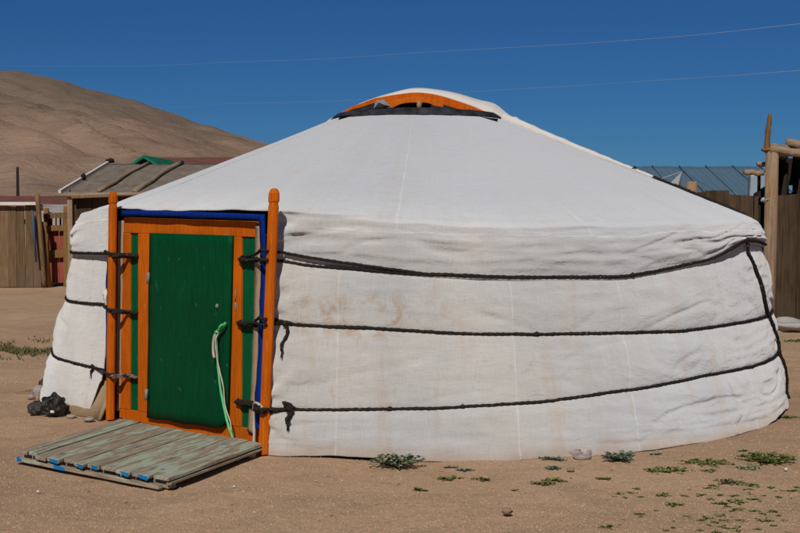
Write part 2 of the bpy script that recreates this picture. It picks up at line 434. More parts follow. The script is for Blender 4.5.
# roof cover: cone, shoulder, and the skirt that hangs over the walls down to the first rope
RING = (.66, 2.290)
def shoulder(phi):
    q = phi if phi < 180 else phi-360
    r, z = 2.73, 1.468+.012*noise.noise(Vector((rad(q)*5, 3, 0)))
    if -75 < q < 9:
        rd = 2.655/cos(rad(q+47.6)) if q < -19.6 else 2.655/cos(rad(28)); t = sstep(-72, -60, q)*(1-sstep(-20.5, 8, q))
        r = r*(1-t)+rd*t; z = z*(1-t)+(1.536+.01*noise.noise(Vector((q*.2, 0, 0))))*t
    return r, z
def roofpt(phi, s):
    r1, z1 = shoulder(phi)
    r = RING[0]+(r1-RING[0])*s; z = RING[1]+(z1-RING[1])*s
    z += -.018*sin(pi*s)+.012*s*sin(pi*s)
    a = rad(phi)
    z += .018*s*noise.noise(Vector((cos(a)*r*1.2, sin(a)*r*1.2, 3)))+.007*noise.noise(Vector((a*9, s*2.2, 13)))*s
    z += .006*sin(a*34)*s*(1-s)*1.2                 # the roof poles beneath show faintly
    z += -.012*abs(noise.noise(Vector((a*7, s*3, 7))))*sstep(.5, 1, s)
    z += -.012*abs(noise.noise(Vector((a*3+s*2, s*14, 11))))*sstep(.55, .95, s)
    return r, z
def skirtpt(phi, t):
    r1, z1 = roofpt(phi, 1)
    zr = interp(R1, phi)
    key = [(0, (r1, z1)), (.18, (2.79, z1-.035)), (.42, (2.835, z1-.12)), (.72, (2.845, (z1-.12)*.45+zr*.55)), (.93, (2.822, zr)), (1, (2.826, zr-.022))]
    q = phi if phi < 180 else phi-360
    front = max(0, cos(rad(q-8)))**3*.075
    if q > -70 and q < 0: ed = math.exp(-((q+19.6)/8)**2)
    else: ed = 0
    for i in range(len(key)-1):
        if t <= key[i+1][0]:
            k = (t-key[i][0])/(key[i+1][0]-key[i][0]); kk = k*k*(3-2*k)*.35+k*.65
            r = key[i][1][0]*(1-kk)+key[i+1][1][0]*kk; z = key[i][1][1]*(1-k)+key[i+1][1][1]*k; break
    r += front*sstep(0, .2, t)
    a = rad(phi)*2.85; h = sin(pi*min(1, t/.93))
    r += h*(.015*noise.noise(Vector((a*1.6-t*1.2, t*1.5, 20)))+.012*noise.noise(Vector((a*4-t*3.5, t*3.2, 24))))
    r -= h*.022*abs(noise.noise(Vector((a*2.4+t*2.8, t*4.5, 31))))
    dg = noise.noise(Vector((a*1.7+t*2.6, (t-a*.35)*2.4, 61))); r -= h*.020*max(0, 1-abs(dg)*7)*(.5+.5*noise.noise(Vector((a, 0, 66))))
    r -= sstep(0, .25, t)*.014*(abs(noise.noise(Vector((a*1.4+t*.6, t*7, 37)))))
    if -21 < q < 10: r += max(0, r1-2.732)*.60*min(1, t/.18)*(1-.15*t)
    if -21 < q < 20:
        dx_ = (q+23)*.05; dz_ = z-(zr+.03); ang = math.atan2(dz_, dx_); dd = math.hypot(dx_, dz_)
        r += h*.022*math.exp(-((q+20)/14)**2)*sin(ang*17+2.5*noise.noise(Vector((a*2.5, z*4, 51))))*min(1, dd*6)
    tl = sstep(286, 303, phi)
    if tl > 0: r = r*(1-tl)+(2.69/cos(rad(q+47.6)))*tl
    if ed > 0: r = r+ed*.02*(1-t)
    return r, z
g = MB(); vs = []; uvs = []; PH = []
p = -56.0
while p < 304.0-.01:
    PH.append(p); p += .4 if (p < 90 or p > 270) else 1.2
PH.append(304.0)
NA = 70; NB = 44
for ph in PH:
    for j in range(NA):
        s_ = j/(NA-1); r, z = roofpt(ph, s_); vs.append(pol(ph, r, z))
        uvs.append((rad(ph if ph < 200 else ph-360)*2.6, s_*.6))
fs = [(i*NA+j, i*NA+j+1, (i+1)*NA+j+1, (i+1)*NA+j) for i in range(len(PH)-1) for j in range(NA-1)]
base = len(vs); idx = {}
for i, ph in enumerate(PH):
    if ph < -18.5: continue
    idx[i] = len(vs)
    for j in range(1, NB):
        t = j/(NB-1); r, z = skirtpt(ph, t); vs.append(pol(ph, r, z))
        uvs.append((rad(ph if ph < 200 else ph-360)*2.6, .6+t*.4))
for i in range(len(PH)-1):
    if i in idx and i+1 in idx:
        a0, a1 = idx[i], idx[i+1]
        fs.append((i*NA+NA-1, a0, a1, (i+1)*NA+NA-1))
        for j in range(NB-2): fs.append((a0+j, a0+j+1, a1+j+1, a1+j))
g.add(vs, fs, 0, uvs, True)
g.build('roof_cover', M['roofcloth'], ger, solid=.008)

# door plane: u along the wall from the left post, w outwards, z up; everything leans a little
Pl = Vector((-2.102, 10.075, 0)); D = Vector((.67401, -.73872, 0)); N = Vector((-.73872, -.67401, 0))
def dp(u, z, w=0): return Pl+D*(u+.045*z)+N*w+Vector((0, 0, z))
def dbox(mb, u0, u1, z0, z1, w0, w1, tone=0., du=0.):
    P = [dp(u0, z0, w1), dp(u1, z0, w1), dp(u1, z0, w0), dp(u0, z0, w0), dp(u0+du, z1, w1), dp(u1+du, z1, w1), dp(u1+du, z1, w0), dp(u0+du, z1, w0)]
    mb.hexa(P, tone)
# posts with rounded, grooved heads
for u0, zt, hw in ((.040, 1.662, .030), (1.902, 1.672, .031)):
    g = MB()
    seg = [(0, 1), (zt-.115, 1), (zt-.10, .90), (zt-.088, .90), (zt-.078, 1.08), (zt-.03, 1.02), (zt-.008, .75), (zt, .40)]
    vs = []
    for z, k in seg:
        for su, sw in ((-1,-1), (-.55,-1), (.55,-1), (1,-1), (1,.2), (1,1), (-1,1), (-1,.2)):
            ch = .82 if abs(su) == 1 and abs(sw) == 1 else 1
            vs.append(dp(u0+(.030*z if u0 > 1 else 0)+su*hw*k*ch, z, .055-sw*hw*k*.9*ch))
    n = 8
    fs = [(i*n+k, (i+1)*n+k, (i+1)*n+(k+1) % n, i*n+(k+1) % n) for i in range(len(seg)-1) for k in range(n)]
    fs += [tuple(range(n)), tuple((len(seg)-1)*n+k for k in range(n-1, -1, -1))]
    g.add(vs, fs)
    o = g.build('door_post', M['orange'], ger, bevel=.005)
# frame
W0, W1 = -.09, -.04
def dquad(mb, L0, L1, R0, R1_, w0, w1):       # (u, z) of lower left, upper left, lower right, upper right
    P = [dp(*L0, w1), dp(*R0, w1), dp(*R0, w0), dp(*L0, w0), dp(*L1, w1), dp(*R1_, w1), dp(*R1_, w0), dp(*L1, w0)]
    mb.hexa(P)
zs = lambda u: .070+.030*u; ZH = 1.362
g = MB()
dquad(g, (.032, ZH), (.035, 1.474), (1.655, ZH), (1.652, 1.462), W0, W1)
dquad(g, (.004, 0), (.006, zs(0)), (1.752, 0), (1.748, zs(1.75)), W0, W1)
dquad(g, (.006, zs(0)+.0005), (.032, ZH-.0005), (.146, zs(.146)+.0005), (.120, ZH-.0005), W0, W1+.002)
dquad(g, (.266, zs(.266)+.0005), (.232, ZH-.0005), (.440, zs(.44)+.0005), (.436, ZH-.0005), W0, W1+.003)
dquad(g, (1.395, zs(1.4)+.0005), (1.395, ZH-.0005), (1.518, zs(1.52)+.0005), (1.484, ZH-.0005), W0, W1+.003)
dquad(g, (1.655, zs(1.65)+.0005), (1.634, ZH-.0005), (1.745, zs(1.75)+.0005), (1.654, ZH-.0005), W0, W1+.002)
fr = g.build('door_frame', M['orange'], ger, bevel=.004)
for q in (((.147, zs(.15)+.001), (.121, ZH-.001), (.265, zs(.26)+.001), (.231, ZH-.001)), ((1.519, zs(1.52)+.001), (1.485, ZH-.001), (1.654, zs(1.65)+.001), (1.633, ZH-.001))):
    g = MB(); dquad(g, *q, W0-.01, W1-.014); g.build('side_panel', M['green2'], fr)
g = MB()
vs = []; nu, nz = 14, 20
for i in range(nu+1):
    for j in range(nz+1):
        zb_ = .050+.042*i/nu; u = .430+(1.412-.430)*i/nu; z = zb_+(1.368-zb_)*j/nz
        if j == 0: z += .012*noise.noise(Vector((u*5, 0, 0)))
        cr = 0
        if j == 0 and i == nu: z += .045; u -= .015
        if j == 0 and i == nu-1: z += .006
        vs.append(dp(u, z, -.008+.006*noise.noise(Vector((u*2.5, z*2.5, 0)))+.012*(i/nu)*(1-z)))
fs = [(i*(nz+1)+j, (i+1)*(nz+1)+j, (i+1)*(nz+1)+j+1, i*(nz+1)+j+1) for i in range(nu) for j in range(nz)]
g.add(vs, fs, 0, None, True)
leaf = g.build('door', M['green'], ger, solid=.024)
for z in (1.05, .22):
    g = MB(); g.tube([dp(.437, z-.04, .001), dp(.437, z+.04, .001)], .012, 8); g.build('hinge', M['metal'], leaf)
g = MB(); g.tube(spline([dp(1.305, .735, -.002), dp(1.315, .735, .03), dp(1.32, .72, .03), dp(1.32, .705, -.002)], 4), .006, 6); g.build('latch', M['metal'], leaf)
g = MB(); g.blob(dp(1.285, .90, 0), (.012, .012, .016), 3, .1); g.build('keyhole_plate', M['metal'], leaf)
g = MB(); g.blob(dp(1.445, .905, -.036), (.010, .010, .03), 4, .2); g.build('door_hook', M['metal'], fr)
g = MB(); g.tube([dp(1.445, .935, -.030), dp(1.450, 1.02, -.030)], .004, 5); g.build('door_hook', M['metal'], fr)
# green and pale pull ropes
kn = dp(1.345, .735, .03)
g = MB(); g.tube(spline([dp(1.415, .80, .02), dp(1.385, .765, .03), kn, dp(1.330, .70, .035), dp(1.345, .55, .03), dp(1.375, .40, .03), dp(1.425, .25, .03), dp(1.495, .12, .035), dp(1.560, .06, .05), dp(1.580, .02, .07)], 8), .0085, 7, lump=.4)
g.blob(kn+N*.004, (.017, .014, .015), 5, .6); g.tube(spline([kn, dp(1.390, .775, .045), dp(1.405, .79, .035)], 4), .009, 6, lump=.6)
g.build('pull_rope', M['greenrope'], leaf)
g = MB(); g.tube(spline([kn, dp(1.315, .70, .04), dp(1.300, .62, .035), dp(1.315, .56, .035)], 6), .009, 6, lump=.4)
g.tube(spline([kn+D*.01, dp(1.340, .66, .045), dp(1.370, .50, .035), dp(1.415, .38, .03), dp(1.450, .25, .035), dp(1.500, .16, .03), dp(1.515, .10, .03)], 8), .0052, 6, lump=.6, seed=3)
g.build('cord', M['palerope'], leaf)
# dark felt slab added behind the frame so no daylight passes
g = MB(); dbox(g, -.06, 1.70, .0, 1.44, -.20, -.17); g.build('light_block_felt', M['dkfelt'], ger)
# felt strip and blue trim at the right, trim along the top
def strip(path, w, wid0, mat, name, seed=0):
    g = MB(); P = spline([Vector((a, b, c)) for a, b, c in path], 8); vs = []
    for i, q in enumerate(P):
        d = P[min(i+1, len(P)-1)]-P[max(i-1, 0)]; nx = Vector((-d.y, d.x, 0)).normalized()
        ww = wid0*(1+.22*noise.noise(Vector((i*.25, seed, 0))))
        wv = .008*noise.noise(Vector((i*.3, seed, 4)))
        for s_ in (-.5, 0, .5):
            vs.append(dp(q.x+nx.x*ww*s_, q.y+nx.y*ww*s_, q.z+wv+(.002 if s_ == 0 else 0)))
    fs = [(i*3+k, i*3+k+1, i*3+k+4, i*3+k+3) for i in range(len(P)-1) for k in range(2)]
    g.add(vs, fs, 0, None, True); return g.build(name, mat, ger, solid=.006)
strip([(1.686, 1.44, -.03), (1.69, 1.1, -.03), (1.692, .75, -.025), (1.68, .4, -.025), (1.655, .10, -.025)], 0, .060, M['felt'], 'felt_strip', 2)
strip([(1.768, 1.505, .008), (1.785, 1.35, .008), (1.808, 1.1, .010), (1.80, .9, .010), (1.785, .6, .005), (1.77, .3, .005), (1.765, .14, .005)], 0, .056, M['blue'], 'blue_trim', 5)
strip([(.075, 1.505, .0), (.4, 1.507, .004), (.9, 1.502, .004), (1.4, 1.496, .004), (1.795, 1.490, .004)], 0, .040, M['blue'], 'blue_trim', 8)
strip([(-.075, 1.15, .01), (-.08, .9, .01), (-.075, .6, .01), (-.075, .28, .01)], 0, .06, M['blue'], 'blue_trim', 9)
strip([(.005, 1.45, -.04), (.01, 1.2, -.035), (-.005, .9, -.04), (-.01, .4, -.04), (-.015, .05, -.04)], 0, .07, M['felt'], 'felt_strip', 12)
# brown felt and earth packed at the left foot
g = MB(); vs = []
for i in range(30):
    ph = 280+i*.85; 
    for z, dr in ((.30, -.06), (.12, -.02), (.0, .03)):
        vs.append(pol(ph, wallR(min(ph, 302.3), max(.06, z))+dr+.02*noise.noise(Vector((i*.4, z*3, 0))), z))
fs = [(i*3+k, i*3+k+1, i*3+k+4, i*3+k+3) for i in range(29) for k in range(2)]
g.add(vs, fs, 0, None, True); g.build('base_felt', M['felt'], ger, solid=.02)

# ropes round the walls
def ropepts(RL, a, b, skirt=False, dz=0, lift=.010):
    out = []; n = max(4, int(abs(b-a)/1.2))
    for i in range(n+1):
        ph = a+(b-a)*i/n; z = interp(RL, ph)+dz+.0035*noise.noise(Vector((ph*.18, dz*9, 1)))
        r = (skirtpt(ph, .93)[0] if skirt else wallR(ph, z))
        out.append(pol(ph, r+lift, z))
    return out
def rope(pts, r, name='wall_rope', mat='rope', lump=.55, knots=()):
    fine = []
    for i in range(len(pts)-1):
        n = max(1, int((pts[i+1]-pts[i]).length/.009)) if pts[i].y < 12.2 else 1
        fine += [pts[i].lerp(pts[i+1], k/n) for k in range(n)]
    fine.append(pts[-1])
    g = MB(); g.tube(fine, r*1.05, 8, lump=lump*.6, twist=150.)
    R0_ = random.Random(len(pts))
    for i in range(len(fine)//4):        # loose hairs
        q = R0_.choice(fine)
        if q.y > 12: continue
        e = Vector((R0_.uniform(-1, 1), R0_.uniform(-1, .2), R0_.uniform(-1, 1))).normalized()*R0_.uniform(.012, .024)
        g.tube([q, q+e*.6+Vector((.003, 0, 0)), q+e], [.0013, .001, .0005], 3, cap=False)
    for i, q in enumerate(knots): g.blob(q, (r*1.9, r*1.7, r*1.7), i+3, .6)
    return g.build(name, M[mat], ger)
PR = [dp(1.932, z, .10) for z in (1.25, .83, .285)]
SLOT_R = [dp(1.50, z, -.03) for z in (1.215, .80, .285)]
for k, RL in enumerate((R1, R2, R3)):
    sk = k == 0
    body = ropepts(RL, -17, 304, sk)
    if k == 2: body = ropepts(RL, -17, 300.5, False)
    z0 = (1.225, .82, .29)[k]
    zl = (1.205, .80, .33)[k]
    lead = spline([SLOT_R[k], dp(1.62, z0-.01, -.01), dp(1.76, z0, .03), dp(1.885, z0+.005, .098), dp(1.945, z0+.004, .095)], 5)
    tail = spline([dp(-.03, zl+(.025 if k < 2 else .03), .075), dp(.03, zl+.018, .098), dp(.085, zl+.01, .085), dp(.12, zl, .01), dp(.20, zl-.005, -.02), dp(.255, zl-.008, -.025)], 5)
    kn = [body[int(len(body)*q)] for q in ((.142,), (.10, ), (.045, .07))[k]]
    rope(lead+body+tail, .0096, knots=kn)
# second strand above the first rope, running to the right post
st = [dp(1.52, 1.235, -.02), dp(1.68, 1.25, .0), dp(1.80, 1.275, .05), dp(1.885, 1.29, .098), dp(1.945, 1.285, .095)]
st2 = []
for i in range(16):
    ph = -16.5+i*1.15; z = 1.268+(1.134-1.268)*(i/15)**.9
    st2.append(pol(ph, max(skirtpt(ph, .93)[0], skirtpt(ph, .80)[0])+.012-.010*sstep(9, 15, i), z))
rope(spline(st, 4)+st2, .0085)
rope(spline([dp(1.74, .835, .02), dp(1.82, .86, .05), dp(1.885, .868, .098), dp(1.945, .86, .095)], 5)+[pol(-17.5, wallR(-17.5, .84)+.012, .845), pol(-15.5, wallR(-15.5, .825)+.012, .826)], .0095)
# bundles where ropes are lashed over the side panels
for z, u0, u1, r in ((1.215, 1.50, 1.69, .020), (.80, 1.50, 1.71, .022), (.283, 1.50, 1.95, .022), (1.20, .07, .24, .018), (.79, .06, .25, .013), (.325, .03, .26, .016)):
    g = MB()
    for q in range(3):
        pts = [dp(u0+(u1-u0)*i/9, z+.012*sin(i*.9+q*2.1)*(1-i/12), (-.022 if (.11 < u0 + (u1-u0)*i/9 < 1.80) else .07)+.010*cos(i*.9+q*2.1)) for i in range(10)]
        if u1 > 1.9: pts = [dp(u0+(u1-u0)*i/9, z+.012*sin(i*.9+q*2.1), -.02+.112*sstep(.45, .85, i/9)+.010*cos(i*.9+q*2.1)) for i in range(10)]
        g.tube(spline(pts, 3), r*.62, 7, lump=.5, seed=q)
    g.build('lashing', M['brownrope' if (z < .4 and u0 < 1) else 'rope'], ger)
# knots with hanging ends
def hang(ph, z, L, r, w=.3):
    r0 = wallR(ph, z)+.025; P0 = pol(ph, r0, z); pts = []
    for i in range(8):
        pts.append(pol(ph+.25*sin(i*.8), wallR(ph, z-L*i/7)+.018, z-L*i/7))
    g = MB(); g.tube(spline(pts, 3), [r*(1+.5*sin(i*1.3)*w) for i in range(22)], 7, lump=.5)
    g.blob(P0, (r*1.9, r*1.6, r*1.7), 2, .6)
    for q in range(5):
        e = pts[-1]; g.tube([e, e+Vector((random.uniform(-.012, .012), random.uniform(-.01, .01), -.04-random.random()*.02))], [.004, .001], 4)
    return g.build('rope_end', M['rope'], ger)
hang(-16.2, .825, .17, .010)
g = hang(-15.3, .300, .09, .015)
g = MB(); g.tube(spline([pol(-15.4, wallR(-15.4, .29)+.02, .29), pol(-16, wallR(-16, .33)+.035, .335), pol(-15.2, wallR(-15, .32)+.03, .32)], 5), .012, 6, lump=.5); g.build('rope_end', M['rope'], ger)
hang(300.3, .37, .05, .008)
# thick lash beyond the right post at the bottom rope
g = MB()
for q in range(2): g.tube(spline([dp(1.93, .29+.012*q, .112), pol(-18.2, wallR(-18.2, .29)+.035, .285-.01*q), pol(-16.8, wallR(-16.8, .29)+.022, .287), pol(-15.4, wallR(-15.4, .29)+.014, .289)], 5), [.020-.0006*i for i in range(16)], 7, lump=.5, seed=q)
g.build('lashing', M['rope'], ger)
# pale rag tie at the bottom right
g = MB(); g.tube(spline([dp(1.94, .305, .10), dp(1.87, .325, .09), dp(1.77, .30, .04), dp(1.745, .22, .02), dp(1.75, .12, .02), dp(1.765, .05, .03)], 6), .009, 6, lump=.4)
g.build('rag_tie', M['palerope'], ger)
g = MB(); g.blob(dp(-.09, .88, .03)-D*.0+Vector((0,0,.03)), (.02, .02, .03), 8, .9); g.tube(spline([dp(-.07, .80, .03), dp(-.06, .88, .05), dp(-.08, .93, .03)], 4), .010, 5, lump=.9); g.build('rag_tie', M['crowncloth'], ger)
# the pair of cords that drop down the right-hand side
for off, r in ((0, .010), (1.5, .008)):
    P = []
    for i in range(26):
        t = i/25; z = 1.31+(.045-1.31)*t
        ph = interp([(0, 56.6), (.33, 61.6+off*.6), (.63, 69.2+off*.55), (1, 74.2+off)], t)
        rr = max(wallR(ph, z), skirtpt(ph, .93)[0] if z > 1.15 else 0)
        P.append(pol(ph, rr+.014, z))
    rope(P, r, 'tie_rope', knots=[P[0]] if off == 0 else ())
P = [pol(56.0+i*.4, skirtpt(56, .93)[0]+.012, 1.318-.016*i) for i in range(4)]
rope(P, .013, 'tie_rope', lump=.8)

# crown -----------------------------------------------------------
CY = C.y-.12
def cr(px, py, Y=CY): return at(px, py, Y)
crown = MB()
arch = [(341,113),(352,106.5),(362,103),(374,98.5),(382,97),(396,94.5),(415,92.5),(434,94.3),(452,99.3),(470,105.8),(489,112.8)]
A = spline([cr(x, y) for x, y in arch], 5)
def band(mb, pts, h, d, tone=0.):
    vs = []
    for i, p in enumerate(pts):
        t = (pts[min(i+1, len(pts)-1)]-pts[max(i-1, 0)]).normalized(); up = Vector((-t.z, 0, t.x)).normalized()
        hh = h*(1+.12*noise.noise(p*7))
        for a, b in ((0, 0), (1, 0), (1, 1), (0, 1)): vs.append(p-up*hh*a*1+Vector((0, d*b, 0)))
    n = len(pts); fs = [(i*4+k, i*4+(k+1) % 4, (i+1)*4+(k+1) % 4, (i+1)*4+k) for i in range(n-1) for k in range(4)]
    fs += [(3,2,1,0), tuple((n-1)*4+k for k in range(4))]
    mb.add(vs, fs)
band(crown, A, .066, .07)
cw = crown.build('crown_wheel', M['orange_dk'], ger, bevel=.004)
g = MB()
A2 = spline([at(x, y, CY-.16) for x, y in [(384,107),(392,102),(402,98.5),(416,97),(430,98.5),(438,102),(444,106)]], 5)
band(g, A2, .045, .06); g.build('crown_arch', M['orange'], cw, bevel=.004)
for k in range(-3, 4):
    g = MB(); x = .5+k*.12
    p0 = cr(415+k*20, 96+abs(k)*abs(k)*1.5); g.tube([p0+Vector((0, 0, -.03)), p0+Vector((k*.02, .30, -.0)), p0+Vector((k*.04, .62, -.13))], .016, 6)
    g.build('spoke', M['orange_dk'], cw)
# ring the roof poles meet in
g = MB(); g.tube([pol(a*6, .62, 2.285) for a in range(61)], .035, 8, cap=False); g.build('ring', M['orange_dk'], cw)
# dark felt collar round the ring
def collar_h(phi):
    q = phi if phi < 180 else phi-360
    return .004+.008*noise.noise(Vector((rad(q)*4, 2, 0)))+.020*max(0, cos(rad(q)))
g = MB(); vs = []; n = 120
for i in range(n+1):
    ph = i*360/n
    h = collar_h(ph); w = .012*noise.noise(Vector((i*.5, 0, 0)))
    for r, z in ((.715, 2.262), (.69, 2.285+w*.4), (.665, 2.300+h*.5), (.60, 2.300+h), (.52, 2.295+h*.8), (.50, 2.26)):
        vs.append(pol(ph, r+w, z))
fs = [(i*6+k, i*6+k+1, (i+1)*6+k+1, (i+1)*6+k) for i in range(n) for k in range(5)]
g.add(vs, fs, 0, None, True); g.build('felt_collar', M['dkfelt'], ger, solid=.01)
# dark felt thrown over the right-hand side below the arch and a crumple at the left
g = MB()
L1 = [cr(x, y, CY-.08) for x, y in [(432,104),(444,105),(455,108),(470,112.5),(484,116.5),(494,118.5)]]
L2 = [at(x, y, CY-.40) for x, y in [(428,111),(444,112),(456,113.5),(470,116),(484,117.5),(498,119)]]
vs = []
for i in range(6):
    for k in range(6):
        t = k/5; vs.append(L1[i].lerp(L2[i], t)+Vector((0, 0, .018*noise.noise(Vector((i*.9, k*.7, 3))))))
fs = [(i*6+k, i*6+k+1, (i+1)*6+k+1, (i+1)*6+k) for i in range(5) for k in range(5)]
g.add(vs, fs, 0, None, True); g.build('felt_flap', M['dkfelt'], ger, solid=.012)
g = MB()
vs = []; L1 = [cr(x, y, CY-.03) for x, y in [(342,114),(352,109.5),(362,106.5),(374,103)]]
L2 = [at(x, y, CY-.36) for x, y in [(337,116),(350,114),(362,113),(376,111)]]
for i in range(4):
    for k in range(6): vs.append(L1[i].lerp(L2[i], k/5)+Vector((0, 0, .02*noise.noise(Vector((i*.9, k*.9, 8))))))
fs = [(i*6+k, i*6+k+1, (i+1)*6+k+1, (i+1)*6+k) for i in range(3) for k in range(5)]
g.add(vs, fs, 0, None, True); g.build('felt_flap', M['dkfelt'], ger, solid=.012)
g = MB(); vs = []
tipL = [at(x, y, CY-.42) for x, y in [(374,108.5),(376,101),(384,100.5),(391,106.5),(382,108.5)]]
g.add(tipL+[at(379, 102.5, CY-.50), at(385, 105, CY-.50)], [(0,1,5), (1,2,5), (2,6,5), (2,3,6), (3,4,6), (4,0,5,6)]); g.build('metal_scrap', M['greymetal'], ger, solid=.004)
g = MB(); g.tube([at(419, 109, C.y-.35), at(419.5, 101.5, C.y-.35)], .022, 7); g.build('stove_pipe_stub', M['log'], ger)
# white crown cover folded back over the rear half
g = MB(); vs = []; na, nr = 60, 18
def coverz(x, y):
    r = math.hypot(x, y)
    return 2.29+.275*max(0, 1-(r/.80)**2)**.62
cen = Vector((C.x+.05, C.y+.03, 0))
front = spline([cr(x, y, CY+.045) for x, y in [(362,108),(380,99.5),(396,95),(415,92.2),(435,94),(455,99.5),(475,106.5),(490,113.5),(500,118.5)]], 6)
top = spline([at(x, y, C.y+.10) for x, y in [(350,113),(378,99),(395,92),(415,88),(437,89.5),(458,93.5),(478,99.5),(494,104),(512,118)]], 6)
nF = len(front); rows = []
for i in range(nF):
    a = front[i]; b = top[i]; row = [a, a.lerp(b, .5)+Vector((0, 0, .010)), b]
    t = i/(nF-1); ang = pi-(pi*t)                     # where the back hem lies on the roof
    e = Vector((C.x+.82*cos(ang)+.02, C.y+.1+.72*sin(ang), 2.235))
    for k in range(1, 9):
        q = k/8; p_ = b.lerp(e, q); p_.z += (b.z-e.z)*.5*sin(pi*q)*.55
        p_.z += .012*noise.noise(p_*6); row.append(p_)
    rows.append(row)
K = len(rows[0])
g.add([v for r in rows for v in r], [(i*K+k, (i+1)*K+k, (i+1)*K+k+1, i*K+k+1) for i in range(nF-1) for k in range(K-1)], 0, None, True)
g.build('crown_cover', M['crowncloth'], ger, solid=.012)
# its tail drawn down the right of the roof, and the dark cord that holds it
def roofline(ph, r, up):
    s_ = (r-RING[0])/(shoulder(ph)[0]-RING[0]); rr, zz = roofpt(ph, s_); return pol(ph, rr, zz+up)
pts = [roofline(78, r, .010) for r in (.72, .85, 1.0, 1.15, 1.35, 1.55, 1.75, 1.95)]
g = MB(); g.tube(spline(pts, 5), [.042*(1-i/38)**1.1+.012 for i in range(36)], 8, lump=.35); g.build('cover_tail', M['crowncloth'], ger)
rope([roofline(78.3, 1.78+i*.06, .012) for i in range(16)], .012, 'crown_cord', knots=[roofline(78, 1.80, .02)])

# ------------------------------------------------------------------ wooden step in front of the door
p0 = gnd(20, 450, .068); p1 = gnd(168, 479, .068); p2 = gnd(263, 444, .068); p3 = gnd(121, 419, .068)
step = thing('wooden_step', ((p0.x+p2.x)/2, (p0.y+p2.y)/2, 0), 'low slatted wooden platform with flaking mint and blue paint before the door', 'platform')
Wd = [0.085, .10, .11, .12, .13, .10, .11, .16, .13, .15, .14]; tot = sum(Wd); acc = 0
for i, w in enumerate(Wd):
    a = (acc+.010)/tot; b = (acc+w-.001)/tot; acc += w
    a += random.uniform(-.004, .004)
    e0 = random.uniform(-.045, .012); e1 = random.uniform(-.01, .02); zz = random.uniform(-.004, .006)
    def pt(s_, t):
        f = p0.lerp(p1, s_); k = p3.lerp(p2, s_); return f.lerp(k, t)
    jz = lambda: random.uniform(-.006, .006)
    fa, fb, ka, kb = pt(a, e0*.9), pt(b, e0), pt(a, 1+e1), pt(b, 1+e1)
    th = .022; g = MB(); P = []; U = []
    n = 6; wob = [random.uniform(-.004, .004) for _ in range((n+1)*2)]
    for j in range(n+1):
        t = j/n
        for (q0, q1, z, s2) in ((fa, ka, 0, 0), (fb, kb, 0, 1), (fb, kb, -th, 1), (fa, ka, -th, 0)):
            p_ = q0.lerp(q1, t); wv = wob[j*2+s2]
            side = (fb-fa).normalized()
            P.append(p_+side*wv+Vector((0, 0, z+zz+.004*noise.noise(Vector((i*3.3, t*3, s2)))))); U.append((t*.98, (b-a)*1.4*s2+(.03 if z < 0 else 0)))
    fs = [(j*4+k, j*4+(k+1) % 4, (j+1)*4+(k+1) % 4, (j+1)*4+k) for j in range(n) for k in range(4)]
    fs += [(3,2,1,0), tuple(n*4+k for k in range(4))]
    g.add(P, fs, 0, U)
    pl = g.build('plank', M['plankbare' if i in (0, 2, 4, 6) else 'plank'], step, bevel=.004)
    if i in (3, 5, 6, 8, 9):      # blue paint left on the plank end
        g = MB(); s0 = .25+.1*random.random(); s1 = .95
        q0 = fa.lerp(fb, s0 if i != 3 else .1); q1 = fa.lerp(fb, s1); od = (fa-ka).normalized()*.0035
        dz = Vector((0, 0, zz))
        vv = [q0+od+dz+Vector((0,0,-.001)), q1+od+dz+Vector((0,0,-.003)), q1+od+dz+Vector((0,0,-.026)), q0.lerp(q1, .3)+od+dz+Vector((0,0,-.022))]
        back = (ka-fa).normalized()*.002
        g.hexa(vv+[v+back for v in vv]); g.build('paint_flake', M['bluepaint'], pl)
dn = Vector((0, 0, 1)); beams = []
for t, z, hh in ((.06, .021, .044), (.90, .021, .044)):
    a = p0.lerp(p3, t); b = p1.lerp(p2, t); e = (b-a).normalized()
    g = MB(); g.box(Vector((a.x, a.y, z))+e*.01, Vector((b.x, b.y, z))-e*.02, .06, hh-.004, tone=.2)
    o = g.build('bearer', M['plankbare'], step, bevel=.005)
g = MB(); g.box(Vector((p0.x, p0.y, .016))+Vector((-.015, -.005, 0)), Vector((p1.x, p1.y, .016))+Vector((-.05, .035, 0)), .035, .024)
o = g.build('edge_board', M['plankbare'], step, bevel=.004)
for s0, s1 in ((.0, .04), (.28, .36)):
    a = Vector((p0.x, p0.y, .004))+Vector((-.015, -.028, 0)); b = Vector((p1.x, p1.y, .004))+Vector((-.05, .012, 0)); e = (b-a)
    g = MB(); q0 = a+e*s0; q1 = a+e*s1; up = Vector((0, 0, .026)); bk = Vector((.01, .03, 0))
    g.hexa([q0, q1, q1+bk, q0+bk, q0+up, q1+up*.8, q1+up*.8+bk, q0+up+bk]); g.build('paint_flake', M['bluepaint'], o)
for px, py in ((177, 483), (236, 462)):
    q = gnd(px, py); g = MB(); g.box(q+Vector((-.035, .05, .022)), q+Vector((.0, .0, .022)), .05, .042, tone=0); g.build('block', M['log'], step, bevel=.006)
g = MB(); a = p1.lerp(p2, .02); b = p1.lerp(p2, .99); sd = Vector((-.01, .01, -.033)); g.box(a+sd, b+sd, .03, .016); g.build('side_batten', M['plankbare'], step, bevel=.003)

